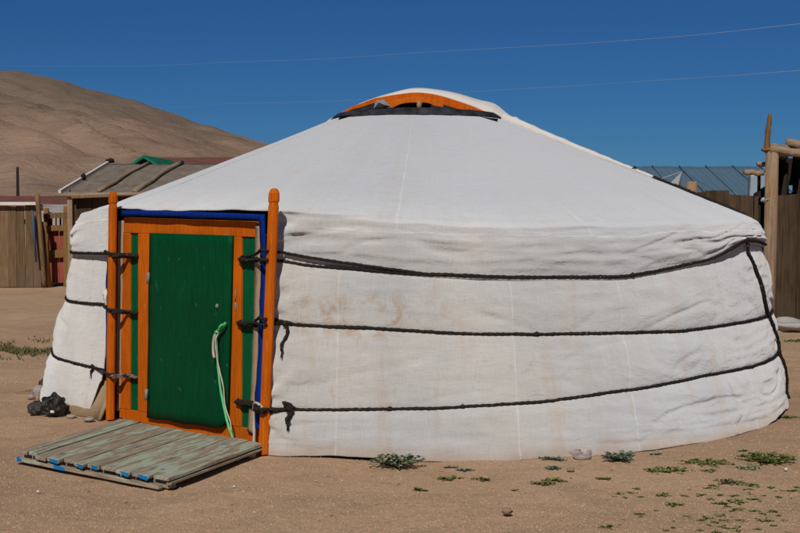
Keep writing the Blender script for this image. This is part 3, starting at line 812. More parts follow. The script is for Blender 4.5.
# ------------------------------------------------------------------ black bags by the left foot
m = NT('black_plastic', .38, .5); m.bump(m.noise(14, None, 5, .6, 1), .9, .04); M['bag'] = m.col(m.mix((.006, .006, .006), (.035, .032, .026), m.ramp(m.noise(12, None, 5), [(.42, 0), (.68, 1)])))
m = NT('dusty_black_plastic', .6, .4); m.bump(m.noise(18, None, 5, .6, 1), .9, .03); M['bag2'] = m.col(m.mix((.02, .019, .016), (.11, .10, .08), m.ramp(m.noise(14, None, 5), [(.35, 0), (.65, 1)])))
b0 = gnd(52, 417)
g = MB(); g.blob(b0+Vector((0, .06, .075)), (.088, .08, .085), 4, .34, 40, 28, freq=2.2)
bag = g.build('plastic_bag', M['bag'], None, base=b0); tag(bag, 'larger black crumpled bag with a white tag at the foot of the ger', 'bag')
g = MB(); q = b0+Vector((.01, -.028, .045)); g.hexa([q+Vector((-.014,-.004,-.009)), q+Vector((.014,-.004,-.009)), q+Vector((.014,.02,-.009)), q+Vector((-.014,.02,-.009)), q+Vector((-.014,-.004,.009)), q+Vector((.012,-.004,.007)), q+Vector((.012,.02,.007)), q+Vector((-.014,.02,.009))])
g.build('tag', M['crowncloth'], bag)
g = MB(); c_ = gnd(35, 415)+Vector((0, .04, .045)); g.blob(c_, (.062, .06, .05), 9, .38, 34, 22, freq=2.4)
tag(g.build('plastic_bag', M['bag2'], None, base=gnd(35, 415)), 'smaller dusty grey bundle left of the black bag', 'bag')
for i, (px, py, sx, sz, lab) in enumerate([(37, 395, .05, .045, 'pale stone leaning by the left foot of the ger, behind the bags'), (44, 385, .055, .03, 'dark flat stone at the left edge of the canvas'), (30, 399, .035, .02, 'small pinkish stone left of the bags'), (70, 418, .035, .014, 'flat stone in front of the black bag'), (88, 421, .04, .016, 'brown clod under the lifted canvas corner')]):
    q = gnd(px, py); g = MB(); g.blob(q+Vector((0, .03, sz*.6)), (sx, sx*.8, sz), i+20, .5, 12, 9)
    tag(g.build('stone', M['stone'] if i != 1 else M['bag2'], None, base=q), lab, 'stone')
q = gnd(22, 393); g = MB(); g.tube([q+Vector((-.06, 0, .012)), q+Vector((.07, .04, .018))], [.006, .009], 6); tag(g.build('stick', M['logx'], None, base=q), 'thin pale stick lying left of the ger foot', 'stick')

# ------------------------------------------------------------------ ground
def gz(x, y):
    d = math.hypot(x, y)
    return .012*noise.noise(Vector((x*.9, y*.9, 0)))*sstep(0, 3, d)+.009*noise.noise(Vector((x*3.2, y*3.2, 3)))-.012
xs = []; x = 0; 
while x < 9: xs.append(x); x += .09
while x < 9000: xs.append(x); x = x*1.12
xs = [-v for v in xs[:0:-1]]+xs
ys = []; y = 2
while y < 20: ys.append(y); y += .09
while y < 9000: ys.append(y); y *= 1.1
ys = [-9000, -3000, -800, -200, -50, -15, -5, -1]+ys
nx, ny = len(xs), len(ys)
g = MB()
g.add([(x, y, gz(x, y) if abs(x) < 30 and abs(y) < 60 else -.02) for x in xs for y in ys],
      [(i*ny+j, (i+1)*ny+j, (i+1)*ny+j+1, i*ny+j+1) for i in range(nx-1) for j in range(ny-1)], 0, None, True)
struct(g.build('ground', M['sand']))

# pebbles: nobody could count them
g = MB(); R_ = random.Random(3)
for i in range(5200):
    px = R_.uniform(-20, 820); py = 290+245*R_.random()**.55
    q = gnd(px, py)
    if (q-C).xy.length < 3.15 or q.y > 24: continue
    s_ = R_.choice([.002, .003, .003, .004, .005, .010 if R_.random() < .2 else .004])*(1+q.y/30)
    a = R_.random()*6.3; e = s_*R_.uniform(.6, 1)
    z0 = gz(q.x, q.y)
    vs = [(q.x+s_*cos(a), q.y+s_*sin(a), z0+e*.2), (q.x-e*sin(a), q.y+e*cos(a), z0+e*.25), (q.x-s_*cos(a), q.y-s_*sin(a), z0+e*.15), (q.x+e*sin(a), q.y-e*cos(a), z0+e*.2), (q.x+e*.2, q.y, z0+e*.95), (q.x, q.y, z0-e*.4)]
    g.add(vs, [(0,1,4), (1,2,4), (2,3,4), (3,0,4), (1,0,5), (2,1,5), (3,2,5), (0,3,5)], R_.random()**1.2*.9+(.1 if R_.random() < .03 else 0))
for i in range(30000):      # sand grains and small clods
    px = R_.uniform(-20, 820); py = 330+215*R_.random()**.62
    q = gnd(px, py)
    if (q-C).xy.length < 3.12 or q.y > 18: continue
    if abs(py-450) < 34 and 18 < px < 260: 
        if (q-Vector((-1.6, 8.4, 0))).length < .55: continue
    s_ = R_.uniform(.0022, .0048)*(.6+q.y/14); a = R_.random()*2; z0 = gz(q.x, q.y)
    g.add([(q.x+s_*cos(a), q.y+s_*sin(a), z0), (q.x+s_*cos(a+2.1), q.y+s_*sin(a+2.1), z0), (q.x+s_*cos(a+4.2), q.y+s_*sin(a+4.2), z0), (q.x, q.y, z0+s_*1.1)], [(0,1,3), (1,2,3), (2,0,3)], .30+.55*R_.random())
tag(g.build('gravel', M['pebble']), 'fine brown gravel and grit strewn over the sandy yard', 'gravel', kind='stuff')
SP = [(402, 463, .055, .03, 'flat grey stone'), (575, 456, .05, .03, ''), (583, 459, .06, .02, ''), (560, 462, .03, .02, ''), (545, 463, .03, .02, ''), (588, 455, .03, .025, ''), (505, 466, .04, .02, ''), (690, 438, .03, .02, ''), (645, 447, .03, .02, ''), (665, 443, .025, .02, '')]
labs = ['', 'larger reddish stone half under the canvas, between two green weeds', 'flat pale stone at the canvas hem right of centre', '', '', 'stone touching the large leafy weed right of centre', '', 'small stone under the right curve of the ger', '', '']
for i, (px, py, sx, sz, _) in enumerate(SP):
    if not labs[i] : continue
    q = gnd(px, py); g = MB(); g.blob(q+Vector((0, .02, sz*.4)), (sx, sx*.7, sz), i+40, .5, 12, 9)
    tag(g.build('stone', M['stone'], None, base=q), labs[i], 'stone')
for i, (px, py, s_, mt, lab) in enumerate([(786, 470, .013, 'crowncloth', 'small white pebble on the sand at the far right'), (234, 487, .009, 'crowncloth', 'tiny white scrap on the sand right of the wooden step'), (38, 492, .010, 'crowncloth', 'tiny white scrap on the sand left of the wooden step'), (507, 513, .028, 'pebble', 'brown lump of dung on the open sand'), (571, 471, .024, 'pebble', 'small brown clod near the hem right of centre')]):
    q = gnd(px, py); g = MB(); g.blob(q+Vector((0, 0, s_*.4)), (s_, s_*.7, s_*.6), i+70, .5, 10, 7, tone=.15)
    tag(g.build('pebble', M[mt], None, base=q), lab, 'pebble')

# ------------------------------------------------------------------ weeds
def weed(q, rad_, hgt, mat, n=60, seed=0, leafs=.03, spread=1., flat=False):
    R = random.Random(seed); g = MB()
    nst = max(4, int(n/9))
    for s_ in range(nst):
        a = R.random()*6.28; L = rad_*R.uniform(.45, 1.)
        h = hgt*R.uniform(.5, 1)*(1.1-L/rad_*.6)
        e = Vector((cos(a)*L, sin(a)*L*.8, h*(.25 if flat else 1)))
        P = [q, q+Vector((e.x*.45, e.y*.45, e.z*.75)), q+e]
        g.tube(spline(P, 3), [.0022]*7, 4, tone=.1)
        for k in range(9):
            t = R.uniform(.15, 1); b = P[0].lerp(P[1], t*2) if t < .5 else P[1].lerp(P[2], t*2-1)
            la = R.random()*6.28; ll = leafs*R.uniform(.5, 1.15); lw = ll*R.uniform(.30, .5)
            d = Vector((cos(la), sin(la), R.uniform(.1, .9))).normalized(); sd = d.cross(Vector((R.uniform(-.3,.3), R.uniform(-.3,.3), 1))).normalized()
            up = sd.cross(d)*ll*.12
            g.add([b, b+d*ll*.5+sd*lw-up*-1, b+d*ll-up, b+d*ll*.5-sd*lw+up], [(0,1,2), (0,2,3)], R.random())
    return g
GR = 'green weeds growing in the sand beside the ger'
WD = [ # px, py, radius, height, mat, n, leaf, label
 (398, 466, .145, .075, 'leaf_grey', 330, .026, 'largest grey green leafy weed, against the hem left of the middle'),
 (620, 460, .105, .055, 'leaf_blue', 200, .024, 'wide blue green weed against the hem, right of the stones'),
 (552, 459, .075, .035, 'leaf_blue', 110, .022, 'blue green sprigs peeping from under the hem left of the stones'),
 (553, 468, .055, .035, 'leaf_blue', 80, .020, 'small blue green weed just below the hem sprigs'),
 (451, 466, .04, .03, 'leaf_blue', 60, .018, 'small rounded blue green weed, left of a pair near the hem'),
 (464, 469, .045, .03, 'leaf_blue', 70, .018, 'small rounded blue green weed, right of a pair near the hem'),
 (452, 478, .06, .025, 'leaf_green', 70, .020, 'low yellowish green sprig below the pair of rounded weeds'),
 (420, 488, .042, .035, 'leaf_green', 50, .022, 'lone green sprig on the sand below the largest weed'),
 (482, 479, .05, .03, 'leaf_dry', 40, .020, 'thin dry olive sprig on the sand near the middle'),
 (541, 482, .07, .03, 'leaf_dry', 80, .020, 'dry olive weed left of a leafier green one'),
 (556, 479, .06, .03, 'leaf_green', 90, .020, 'leafier green weed right of a dry olive one'),
 (604, 478, .055, .02, 'leaf_green', 55, .018, 'narrow green weed lying flat under the stones'),
 (670, 470, .12, .04, 'leaf_green', 170, .020, 'spreading branched green weed with gaps, left of the low mats'),
 (705, 461, .15, .03, 'leaf_green', 200, .020, 'long low bright green weed mat, left of the thickest one'),
 (713, 470, .07, .02, 'leaf_dry', 60, .018, 'olive sprig under the long low weed mat'),
 (768, 460, .155, .05, 'leaf_green', 420, .020, 'thickest bright green grassy weed mat at the right edge'),
 (748, 466, .08, .03, 'leaf_grey', 90, .020, 'grey green weed touching the thickest mat'),
 (656, 453, .035, .03, 'leaf_blue', 45, .018, 'tiny blue green weed right of the wide hem weed'),
 (742, 449, .035, .03, 'leaf_blue', 45, .018, 'tiny blue green weed under the right curve of the ger'),
 (733, 481, .10, .03, 'leaf_dry', 90, .020, 'dry reddish olive weed below the grey green one'),
 (747, 484, .05, .02, 'leaf_green', 40, .018, 'small green tuft at the end of the dry olive weed'),
 (620, 491, .035, .02, 'leaf_green', 30, .016, 'small green sprig, left of a pair on open sand'),
 (632, 490, .03, .02, 'leaf_green', 26, .016, 'small green sprig, right of a pair on open sand'),
 (663, 493, .045, .03, 'leaf_green', 55, .018, 'dark green upright sprig on open sand at lower right'),
 (674, 502, .055, .025, 'leaf_green', 60, .018, 'forked green sprig below the dark upright one'),
 (790, 416, .07, .03, 'leaf_green', 90, .022, 'low green weed at the right end of the ger hem'),
 (797, 340, .16, .04, 'leaf_green', 80, .03, 'far green weed on the sand before the dark fence'),
 (74, 300, .12, .30, 'leaf_green', 200, .05, 'upright green bush at the foot of the gate by the ger'),
 (607, 524, .04, .025, 'leaf_green', 40, .018, 'small green sprig at the bottom edge, left one'),
 (515, 488, .02, .015, 'leaf_green', 16, .014, 'tiny lone green sprig between the middle weeds'),
]
for i, (px, py, r_, h_, mt, n, lf, lab) in enumerate(WD):
    q = gnd(px, py); q.z = gz(q.x, q.y)-.003
    g = weed(q+Vector((0, 0, 0)), r_*1.3, h_*1.45, mt, int(n*1.6), i+5, lf*1.15, flat=(h_ < .045))
    tag(g.build('weed', M[mt], None, base=q), lab, 'weed', GR)
R_ = random.Random(11)
protos = []
for k in range(4):
    q = Vector((0, 0, 0)); g = weed(q, .034, .014, 'leaf_green', 26, 90+k, .016, flat=True)
    protos.append(g)
cnt = 0
for i in range(400):
    if cnt >= 95: break
    px = R_.triangular(590, 815, 745); py = R_.uniform(484, 533)
    if px < 700 and R_.random() < .55: continue
    if py < 478+(815-px)*.03: continue
    if abs(px-668) < 14 and abs(py-498) < 9: continue
    q = gnd(px, py); q.z = gz(q.x, q.y)-.002
    src = R_.choice(protos); k = R_.uniform(.45, 1.35)
    if isinstance(src, MB):
        j = protos.index(src); o = src.build('sprig', M['leaf_green'], None, base=Vector((0,0,0))); protos[j] = o
    else:
        o = src.copy(); COL.objects.link(o)
    o.location = q; o.scale = (k, k*.9, k); o.rotation_euler = (0, 0, R_.random()*6.3)
    tag(o, 'tiny green sprig scattered over the open sand at lower right', 'sprig', 'tiny sprigs on the sand at lower right'); cnt += 1
# rough grass beyond the left side of the ger
g = MB()
for i in range(2600):
    px = R_.uniform(-60, 54); t = R_.gauss(0, 1)
    py = 350+(20-px)*.06+t*3.3
    dens = noise.noise(Vector((px*.06, py*.12, 4)))
    if dens < -.12: continue
    q = gnd(px, py)
    if (q-C).xy.length < 3.2: continue
    for b in range(3):
        a = R_.random()*6.28; L = R_.uniform(.02, .06); d = Vector((cos(a)*.7, sin(a)*.7, R_.uniform(.3, 1)))*L
        sd = Vector((-sin(a), cos(a), 0))*.007
        g.add([q-sd, q+sd, q+d], [(0,1,2)], R_.random())
tag(g.build('grass', M['leaf_dry']), 'strip of dusty olive grass on the sand left of the ger', 'grass', kind='stuff')

# ------------------------------------------------------------------ left background
def boards(mb, P0, P1, w, ztop, zb=0., t=.025, R=None, gap=.006, jit=.03, skip=()):
    P0 = Vector(P0); P1 = Vector(P1); L = (P1-P0).length; d = (P1-P0).normalized(); nn = Vector((d.y, -d.x, 0)); x = 0; k = 0
    while x < L-.02:
        ww = w*R.uniform(.75, 1.2); 
        if x+ww > L: ww = L-x
        if k not in skip:
            a = P0+d*(x+gap/2); b = P0+d*(x+ww-gap/2); zt = ztop+R.uniform(-jit, jit); ln = d*R.uniform(-.012, .012); ow = nn*R.uniform(0, .012)
            v = [a+nn*t+ow, b+nn*t+ow, b+ow, a+ow]
            sl = R.uniform(-.01, .01)
            mb.hexa([p+Vector((0, 0, zb)) for p in v]+[v[0]+ln+Vector((0,0,zt+sl)), v[1]+ln+Vector((0,0,zt-sl)), v[2]+ln+Vector((0,0,zt-sl)), v[3]+ln+Vector((0,0,zt+sl))], R.random())
        x += ww; k += 1
Rb = random.Random(5)
fl = thing('plank_fence', (-8, 25.4, 0), 'tall fence of weathered upright brown boards at the far left', 'fence')
g = MB(); boards(g, (-10.5, 25.5, 0), (-6.58, 25.36, 0), .16, 1.50, R=Rb, jit=.035); g.build('boards', M['fence'], fl)
for z in (.35, 1.2):
    g = MB(); g.box((-10.5, 25.56, z), (-6.8, 25.42, z), .05, .09, up=(0,0,1)); g.build('rail', M['fence'], fl)
g = MB(); a = at(-30, 203.5, 25.3); b = at(37, 203.5, 25.25)
g.box(a, b, .10, .055); g.box(b+Vector((.02,.1,-.03)), at(40, 207, 25.3), .1, .05); tag(g.build('white_pipe', M['crowncloth'], None, base=a), 'white bar lying along the top of the left board fence', 'bar')
# leaning pole, gate
g = MB(); g.tube(spline([gnd(46, 287)+Vector((0,-.1,0)), at(41, 240, 25.1), at(37, 194, 25.1)], 4), .045, 8, lump=.3, tone=.3); tag(g.build('pole', M['fence'], None, base=gnd(46, 287)), 'tall thin pole leaning left beside the gate', 'pole')
g = MB(); g.tube([gnd(51, 286.5)+Vector((0,-.15,0)), at(43.5, 222, 25.2)], .05, 8, lump=.3); tag(g.build('pole', M['gatewood'], None, base=gnd(51, 286)), 'shorter yellowish brown prop leaning on the gate', 'pole')
g = MB(); g.tube([at(32, 210, 25.2), at(33, 222, 25.18), at(36, 262, 25.15)], [.012, .032, .015], 6, lump=.5); m = NT('faded_blue_cloth', .9); tag(g.build('cloth', m.col((.07, .09, .15)), None, base=at(36, 262, 25.15)), 'faded blue cloth strip hanging on the board fence', 'cloth')
gt = thing('wooden_gate', (at(55, 285, 25.6).x, 25.6, 0), 'wooden gate with faded red panels and a yellowish brown frame', 'gate')
Y = 25.6
def bar(px0, py0, px1, py1, w, Yv, mat, name, par, tone=0, t=None):
    g = MB(); g.box(at(px0, py0, Yv), at(px1, py1, Yv), w, t or w, up=(0, 1, 0), tone=tone); return g.build(name, mat, par)
bar(44, 228.5, 80, 227, .10, Y, M['gatewood'], 'rail', gt)
bar(44, 216, 80, 214.5, .10, Y, M['fence'], 'rail', gt, .5)
bar(66.5, 287, 66.5, 206, .09, Y, M['gatewood'], 'stile', gt)
bar(46.5, 287, 46.5, 208, .08, Y+.05, M['gatewood'], 'stile', gt)
bar(48, 254, 80, 253, .14, Y+.03, M['gatewood'], 'rail', gt)
g = MB(); boards(g, (at(47, 250, Y+.08).x, Y+.1, 0), (-4.9, Y+.1, 0), .13, 1.03, R=Rb, zb=.06, jit=.004); g.build('panel', M['pink'], gt)
g = MB(); boards(g, (at(47, 250, Y+.08).x, Y+.16, 0), (-4.9, Y+.16, 0), .10, 1.36, zb=1.06, R=Rb, gap=.06, jit=.01); g.build('slats', M['fence'], gt)
bar(44, 209, 80, 207, .10, Y+.1, M['greymetal'], 'lintel', gt)
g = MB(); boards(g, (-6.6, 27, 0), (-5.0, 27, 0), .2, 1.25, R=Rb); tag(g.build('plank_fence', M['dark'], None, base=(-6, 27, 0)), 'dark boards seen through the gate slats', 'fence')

# shed with a sloping grey roof
m = NT('grey_roofing_felt', .9, .15)
c = m.mix((.15, .12, .09), (.26, .215, .165), m.ramp(m.noise(2.2, m.mapping((2.5, 1, 1)), 7, .65), [(.3, 0), (.7, 1)])); c = m.mix(c, (.07, .06, .055), m.ramp(m.noise(6, None, 5), [(.6, 0), (.75, .6)])); m.bump(m.noise(14, None, 5), .5, .03); M['roofing'] = m.col(c)
sh = thing('shed', (-4.2, 26, 0), 'low plank shed with a sloping grey roof just behind the ger', 'shed')
x0, x1 = -5.88, -2.1; ye, yr = 24.0, 28.0; ze, zr = at(62, 193.5, 24).z, at(112, 164, 28).z
sl = (zr-ze)/(yr-ye)
def roofp(x, y, up=0): return Vector((x, y, ze+(y-ye)*sl+up+.012*noise.noise(Vector((x*1.4, y*1.4, 0)))))
g = MB(); nx_, ny_ = 26, 20; vs = [roofp(x0+(x1-x0)*i/nx_, ye+(yr-ye)*j/ny_) for i in range(nx_+1) for j in range(ny_+1)]
g.add(vs, [(i*(ny_+1)+j, (i+1)*(ny_+1)+j, (i+1)*(ny_+1)+j+1, i*(ny_+1)+j+1) for i in range(nx_) for j in range(ny_)], 0, None, True)
rf = g.build('roof', M['roofing'], sh, solid=.04)
for xa, xb, w, mt in ((-5.25, -5.1, .07, 'log'), (-4.62, -4.45, .10, 'logx'), (-3.7, -3.3, .06, 'log')):
    g = MB(); g.tube([roofp(xa+(xb-xa)*k/8+.03*sin(k), ye+.1+(yr-ye-.1)*k/8, .03) for k in range(9)], w/2, 7, lump=.4); g.build('batten', M[mt], rf)
g = MB(); g.box(roofp(x0-.02, ye-.05, .035), roofp(x0-.02, yr, .035), .05, .05); g.build('edge_trim', M['crowncloth'], rf)
g = MB(); g.tube([Vector((x0-.1, ye-.05, ze-.03)), Vector((-4.9, ye-.06, ze-.02)), Vector((-3.8, ye-.06, ze))], .035, 8, lump=.3); g.build('eave_log', M['logx'], rf)
g = MB(); g.box((x0+.2, ye-.1, ze-.06), (x0+.95, ye-.1, ze-.03), .04, .05); g.build('eave_log', M['fence'], rf)
g = MB(); g.blob(roofp(x0+.02, yr-.02, .07), (.09, .06, .05), 3, .5); g.build('roof_stone', M['dark'], rf)
g = MB(); g.blob(roofp(x0+.02, ye+1.6, .07), (.05, .05, .06), 4, .5); g.build('roof_stone', M['dark'], rf)
g = MB(); boards(g, (x0+.12, ye+.12, 0), (x1, ye+.12, 0), .2, ze-.02, R=Rb, jit=.004); g.build('front_wall', M['fence_dark'], sh)
g = MB(); boards(g, (x0+.1, yr, 0), (x0+.1, ye+.16, 0), .2, ze+.05, R=Rb, jit=.02); g.build('side_wall', M['fence'], sh)
g = MB(); boards(g, (x1, yr-.1, 0), (x0+.1, yr-.1, 0), .3, zr-.1, R=Rb, jit=.01); g.build('back_wall', M['fence'], sh)
g = MB(); g.box((x0+.14, ye+.04, 0), (x0+.14, ye+.04, ze-.03), .09, .09, up=(0,1,0)); g.build('corner_post', M['log'], sh, bevel=.01)

def house(name, xa, xb, y0, y1, zw, zp, matw, matr, lab, axis='x', ov=.25):
    h = thing(name, ((xa+xb)/2, (y0+y1)/2, 0), lab, 'house')
    g = MB(); g.hexa([(xa,y0,0),(xb,y0,0),(xb,y1,0),(xa,y1,0),(xa,y0,zw),(xb,y0,zw),(xb,y1,zw),(xa,y1,zw)]); w = g.build('wall', matw, h)
    g = MB()
    if axis == 'y':    # gable faces us
        xm = (xa+xb)/2
        for s_, xe in ((-1, xa-ov), (1, xb+ov)):
            a = [(xe, y0-.3, zw-.05), (xm, y0-.3, zp), (xm, y1+.3, zp), (xe, y1+.3, zw-.05)]
            g.hexa([Vector(v)-Vector((0,0,.08)) for v in a]+[Vector(v) for v in a])
        gg = MB(); gg.add([(xa, y0+.02, zw), (xb, y0+.02, zw), (xm, y0+.02, zp-.1)], [(0,1,2)]); gg.build('gable', M['dark'], h)
    else:
        ym = (y0+y1)/2
        for ye_ in (y0-ov, y1+ov):
            a = [(xa-ov, ye_, zw-.05), (xb+ov, ye_, zw-.05), (xb+ov, ym, zp), (xa-ov, ym, zp)]
            g.hexa([Vector(v)-Vector((0,0,.08)) for v in a]+[Vector(v) for v in a])
    g.build('roof', matr, h); return h, w
M['redroof'] = paint('dull_red_roof_paint', (.19, .080, .062), (.17, .11, .085), .6, .8, (1, 1, 1))
M['greenroof'] = paint('green_roof_paint', (.012, .17, .10), (.03, .12, .08), .4, .7, (1, 1, 1))
m = NT('plastered_wall', .9); M['plaster'] = m.col(m.mix((.30, .25, .20), (.42, .36, .30), m.noise(2)))
q0, q1 = at(131, 165, 40), at(160, 165, 40)
h, w = house('house', q0.x, q1.x, 40, 44, q0.z, at(146, 155.5, 40).z, M['plaster'], M['greenroof'], 'house whose green gable peeks over the grey shed roof', 'y', .08)
g = MB(); xm = (q0.x+q1.x)/2; g.hexa([(xm-.3, 39.96, 1), (xm+.3, 39.96, 1), (xm+.3, 39.99, 1), (xm-.3, 39.99, 1), (xm-.3, 39.96, 1.9), (xm+.3, 39.96, 1.9), (xm+.3, 39.99, 1.9), (xm-.3, 39.99, 1.9)]); g.build('window', M['dark'], w)
q0, q1 = at(152, 162, 50), at(186, 162, 50)
house('house', q0.x, q1.x+2, 50, 54, q0.z-.1, at(160, 157.3, 52).z, M['plaster'], M['redroof'], 'house with a dull red roof behind the green gable', 'x', .1)
q0, q1 = at(-60, 205, 48), at(84, 205, 48)
house('house', q0.x, q1.x, 48, 53, at(0, 204.5, 48).z, at(0, 196, 50.5).z, M['plaster'], M['redroof'], 'long low house with a faded red roof behind the left fence', 'x', .1)
up_ = thing('utility_pole', (at(18, 200, 70).x, 70, 0), 'thin dark utility pole standing against the mountain', 'utility pole')
g = MB(); a = at(18, 205, 70); g.tube([(a.x, 70, 0), (a.x, 70, at(18, 167, 70).z)], [.09, .07], 8); g.build('pole', M['dark'], up_)

# ------------------------------------------------------------------ right background
fr_ = thing('plank_fence', (4, 17.3, 0), 'tall dark brown board fence behind the right side of the ger', 'fence')
g = MB()
xa = at(693, 200, 17.35).x; xb = at(758, 200, 17.35).x
boards(g, (xa-1.2, 17.4, 0), (xb, 17.35, 0), .27, at(720, 193.5, 17.35).z, R=Rb, jit=.05); 
boards(g, (at(777, 200, 17.3).x, 17.3, 0), (6.6, 17.0, 0), .235, at(790, 195, 17.2).z, R=Rb, jit=.012); g.build('boards', M['fence_dark'], fr_)
for z in (.35, 1.35):
    g = MB(); g.box((2.6, 17.45, z), (xb, 17.4, z), .06, .09); g.box((at(777, 200, 17.3).x, 17.36, z), (6.5, 17.06, z), .06, .09); g.build('rail', M['fence_dark'], fr_)
g = MB(); q = at(692.5, 196, 17.2); g.tube([(q.x, 17.25, 0), (q.x, 17.25, at(692, 181.5, 17.2).z)], .068, 10, lump=.15); g.build('post', M['log'], fr_)
g = MB(); q = at(679, 192, 17.3); g.box((q.x-.3, 17.3, q.z-.05), (q.x+.10, 17.3, q.z-.02), .05, .07); g.build('rail', M['logx'], fr_)
g = MB(); a = at(769.5, 300, 17.0); g.tube([(a.x-.01, 17.0, 0), (a.x, 17.0, 1), (a.x+.01, 17.0, at(769, 151, 17).z)], [.088, .082, .080], 14, lump=.12); lp = tag(g.build('log_post', M['log'], None, base=(a.x, 17, 0)), 'thick round wooden post beside the dark shelter', 'post')
g = MB(); g.blob(at(763, 200, 16.9), (.03, .03, .03), 5, .6); g.tube([at(763, 200, 16.92), at(777, 198, 16.95)], .006, 5); g.build('wire_tie', M['greymetal'], lp)
g = MB(); g.tube(spline([at(766.5, 151, 17.05), at(768, 132, 17.05), at(770, 114, 17.05)], 4), [.04, .04, .038, .037, .035, .03, .03, .025, .02][:9], 7, lump=.25, tone=.4); g.blob(at(768, 150, 17.0), (.08, .08, .03), 4, .4); tag(g.build('stick', M['gatewood'], None, base=at(767, 151, 17.05)), 'thin upright stick on top of the log post', 'stick')
# log shelter
lt = thing('log_shelter', (5.6, 18.2, 0), 'open dark shelter roofed with rough logs at the right edge', 'shelter')
for i, (pa, pb, ya, yb, r_) in enumerate([((770, 149), (830, 157.5), 16.95, 17.0, .052), ((786, 142.5), (830, 149), 17.5, 17.4, .055), ((772, 146.5), (806, 149), 17.2, 17.9, .035), ((744, 171.5), (764, 173.5), 17.1, 17.1, .035), ((757, 163.5), (766, 165), 17.4, 17.4, .03)]):
    g = MB(); A_ = at(*pa, ya); B_ = at(*pb, yb); g.tube([A_.lerp(B_, k/6)+Vector((0,0,.01*sin(k*2+i))) for k in range(7)], r_, 9, lump=.3); g.build('roof_log' if i < 3 else 'side_log', M['logx'], lt)
zt = at(800, 152, 17.4).z
g = MB()
for k in range(12): 
    x = 4.74+k*.2; g.tube([(x, 17.15, zt-.03+.02*sin(k*2)), (x+.8, 20, zt-.05)], .06, 7, lump=.3)
g.build('roof_poles', M['fence_dark'], lt)
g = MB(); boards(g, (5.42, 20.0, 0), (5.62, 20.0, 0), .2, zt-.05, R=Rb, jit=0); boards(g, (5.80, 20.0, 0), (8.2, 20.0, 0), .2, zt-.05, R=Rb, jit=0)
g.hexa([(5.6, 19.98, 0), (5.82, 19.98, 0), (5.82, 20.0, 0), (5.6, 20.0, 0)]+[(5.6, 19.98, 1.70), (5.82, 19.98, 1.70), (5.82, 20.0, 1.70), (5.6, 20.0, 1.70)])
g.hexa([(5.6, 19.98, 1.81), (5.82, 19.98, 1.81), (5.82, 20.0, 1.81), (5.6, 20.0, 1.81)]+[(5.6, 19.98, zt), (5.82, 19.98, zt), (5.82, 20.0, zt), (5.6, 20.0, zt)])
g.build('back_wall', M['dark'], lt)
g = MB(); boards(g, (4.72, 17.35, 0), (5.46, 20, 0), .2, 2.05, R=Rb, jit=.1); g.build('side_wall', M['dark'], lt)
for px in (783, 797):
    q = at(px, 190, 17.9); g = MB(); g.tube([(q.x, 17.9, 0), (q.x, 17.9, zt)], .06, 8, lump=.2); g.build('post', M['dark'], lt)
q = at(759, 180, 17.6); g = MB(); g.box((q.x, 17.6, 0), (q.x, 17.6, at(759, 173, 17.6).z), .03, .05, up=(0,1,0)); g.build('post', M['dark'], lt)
q = at(760, 215, 17.5); g = MB(); g.hexa([(q.x-.1, 17.5, 0), (q.x+.12, 17.5, 0), (q.x+.12, 17.6, 0), (q.x-.1, 17.6, 0), (q.x-.06, 17.5, 1.68), (q.x+.12, 17.5, 1.8), (q.x+.12, 17.6, 1.8), (q.x-.06, 17.6, 1.68)]); g.build('dark_gap_fill', M['dark'], lt)  # dark sheet added to give the shade of the gap beside the log post
# bluish plastic roofed building
m = NT('blue_plastic_sheet', .45, .4)
wv = m.n('TexWave', wave_type='BANDS', bands_direction='X'); wv.inputs['Scale'].default_value = 1.6; wv.inputs['Distortion'].default_value = .6; m.l(m.tc.outputs['Object'], wv.inputs['Vector'])
c = m.mix((.085, .15, .20), (.115, .19, .24), m.noise(.9, m.mapping((3, .6, 1)), 6, .6)); c = m.mix(c, (.15, .23, .28), m.ramp(wv.outputs['Fac'], [(.86, 0), (.97, .35)])); m.bump(m.noise(1.5, None, 3), .3, .1); M['plastic'] = m.col(c)
gh = thing('greenhouse', (8, 40, 0), 'long building under a bluish plastic sheet roof beyond the right fence', 'greenhouse')
xa, xb = at(590, 170, 38).x, 10.9; zt = at(700, 166.5, 42).z; zl = at(700, 196, 38).z
g = MB(); n_ = 30; vs = []
for i in range(n_+1):
    x = xa+(xb-xa)*i/n_
    for k in range(8):
        t = k/7; vs.append((x, 38+4*t, zl+(zt-zl)*t+.008*sin(i*2.1)+.02*noise.noise(Vector((i, k*.5, 0)))))
    vs.append((x, 46, zl))
g.add(vs, [(i*9+k, (i+1)*9+k, (i+1)*9+k+1, i*9+k+1) for i in range(n_) for k in range(8)], 0, None, True); g.build('roof', M['plastic'], gh)
for k in range(8):
    x = xa+(xb-xa)*k/7; g = MB(); g.tube([(x, 37.98+4*t/7, zl+(zt-zl)*t/7+.02) for t in range(8)], .02, 6); g.build('rib', M['plastic'], gh)
g = MB(); g.hexa([(xa, 38.1, 0), (xb, 38.1, 0), (xb, 45.9, 0), (xa, 45.9, 0), (xa, 38.1, zl-.01), (xb, 38.1, zl-.01), (xb, 45.9, zl-.01), (xa, 45.9, zl-.01)]); g.build('wall', M['plaster'], gh)
q0 = at(748, 193, 30); q1 = at(764, 170, 30)
g = MB(); g.hexa([(q0.x, 30, .3), (q1.x+.5, 30, .3), (q1.x+.5, 30.4, .3), (q0.x, 30.4, .3), (q0.x+.05, 30, q1.z-.1), (q1.x+.5, 30, q1.z), (q1.x+.5, 30.4, q1.z), (q0.x+.1, 30.4, q1.z-.1)])
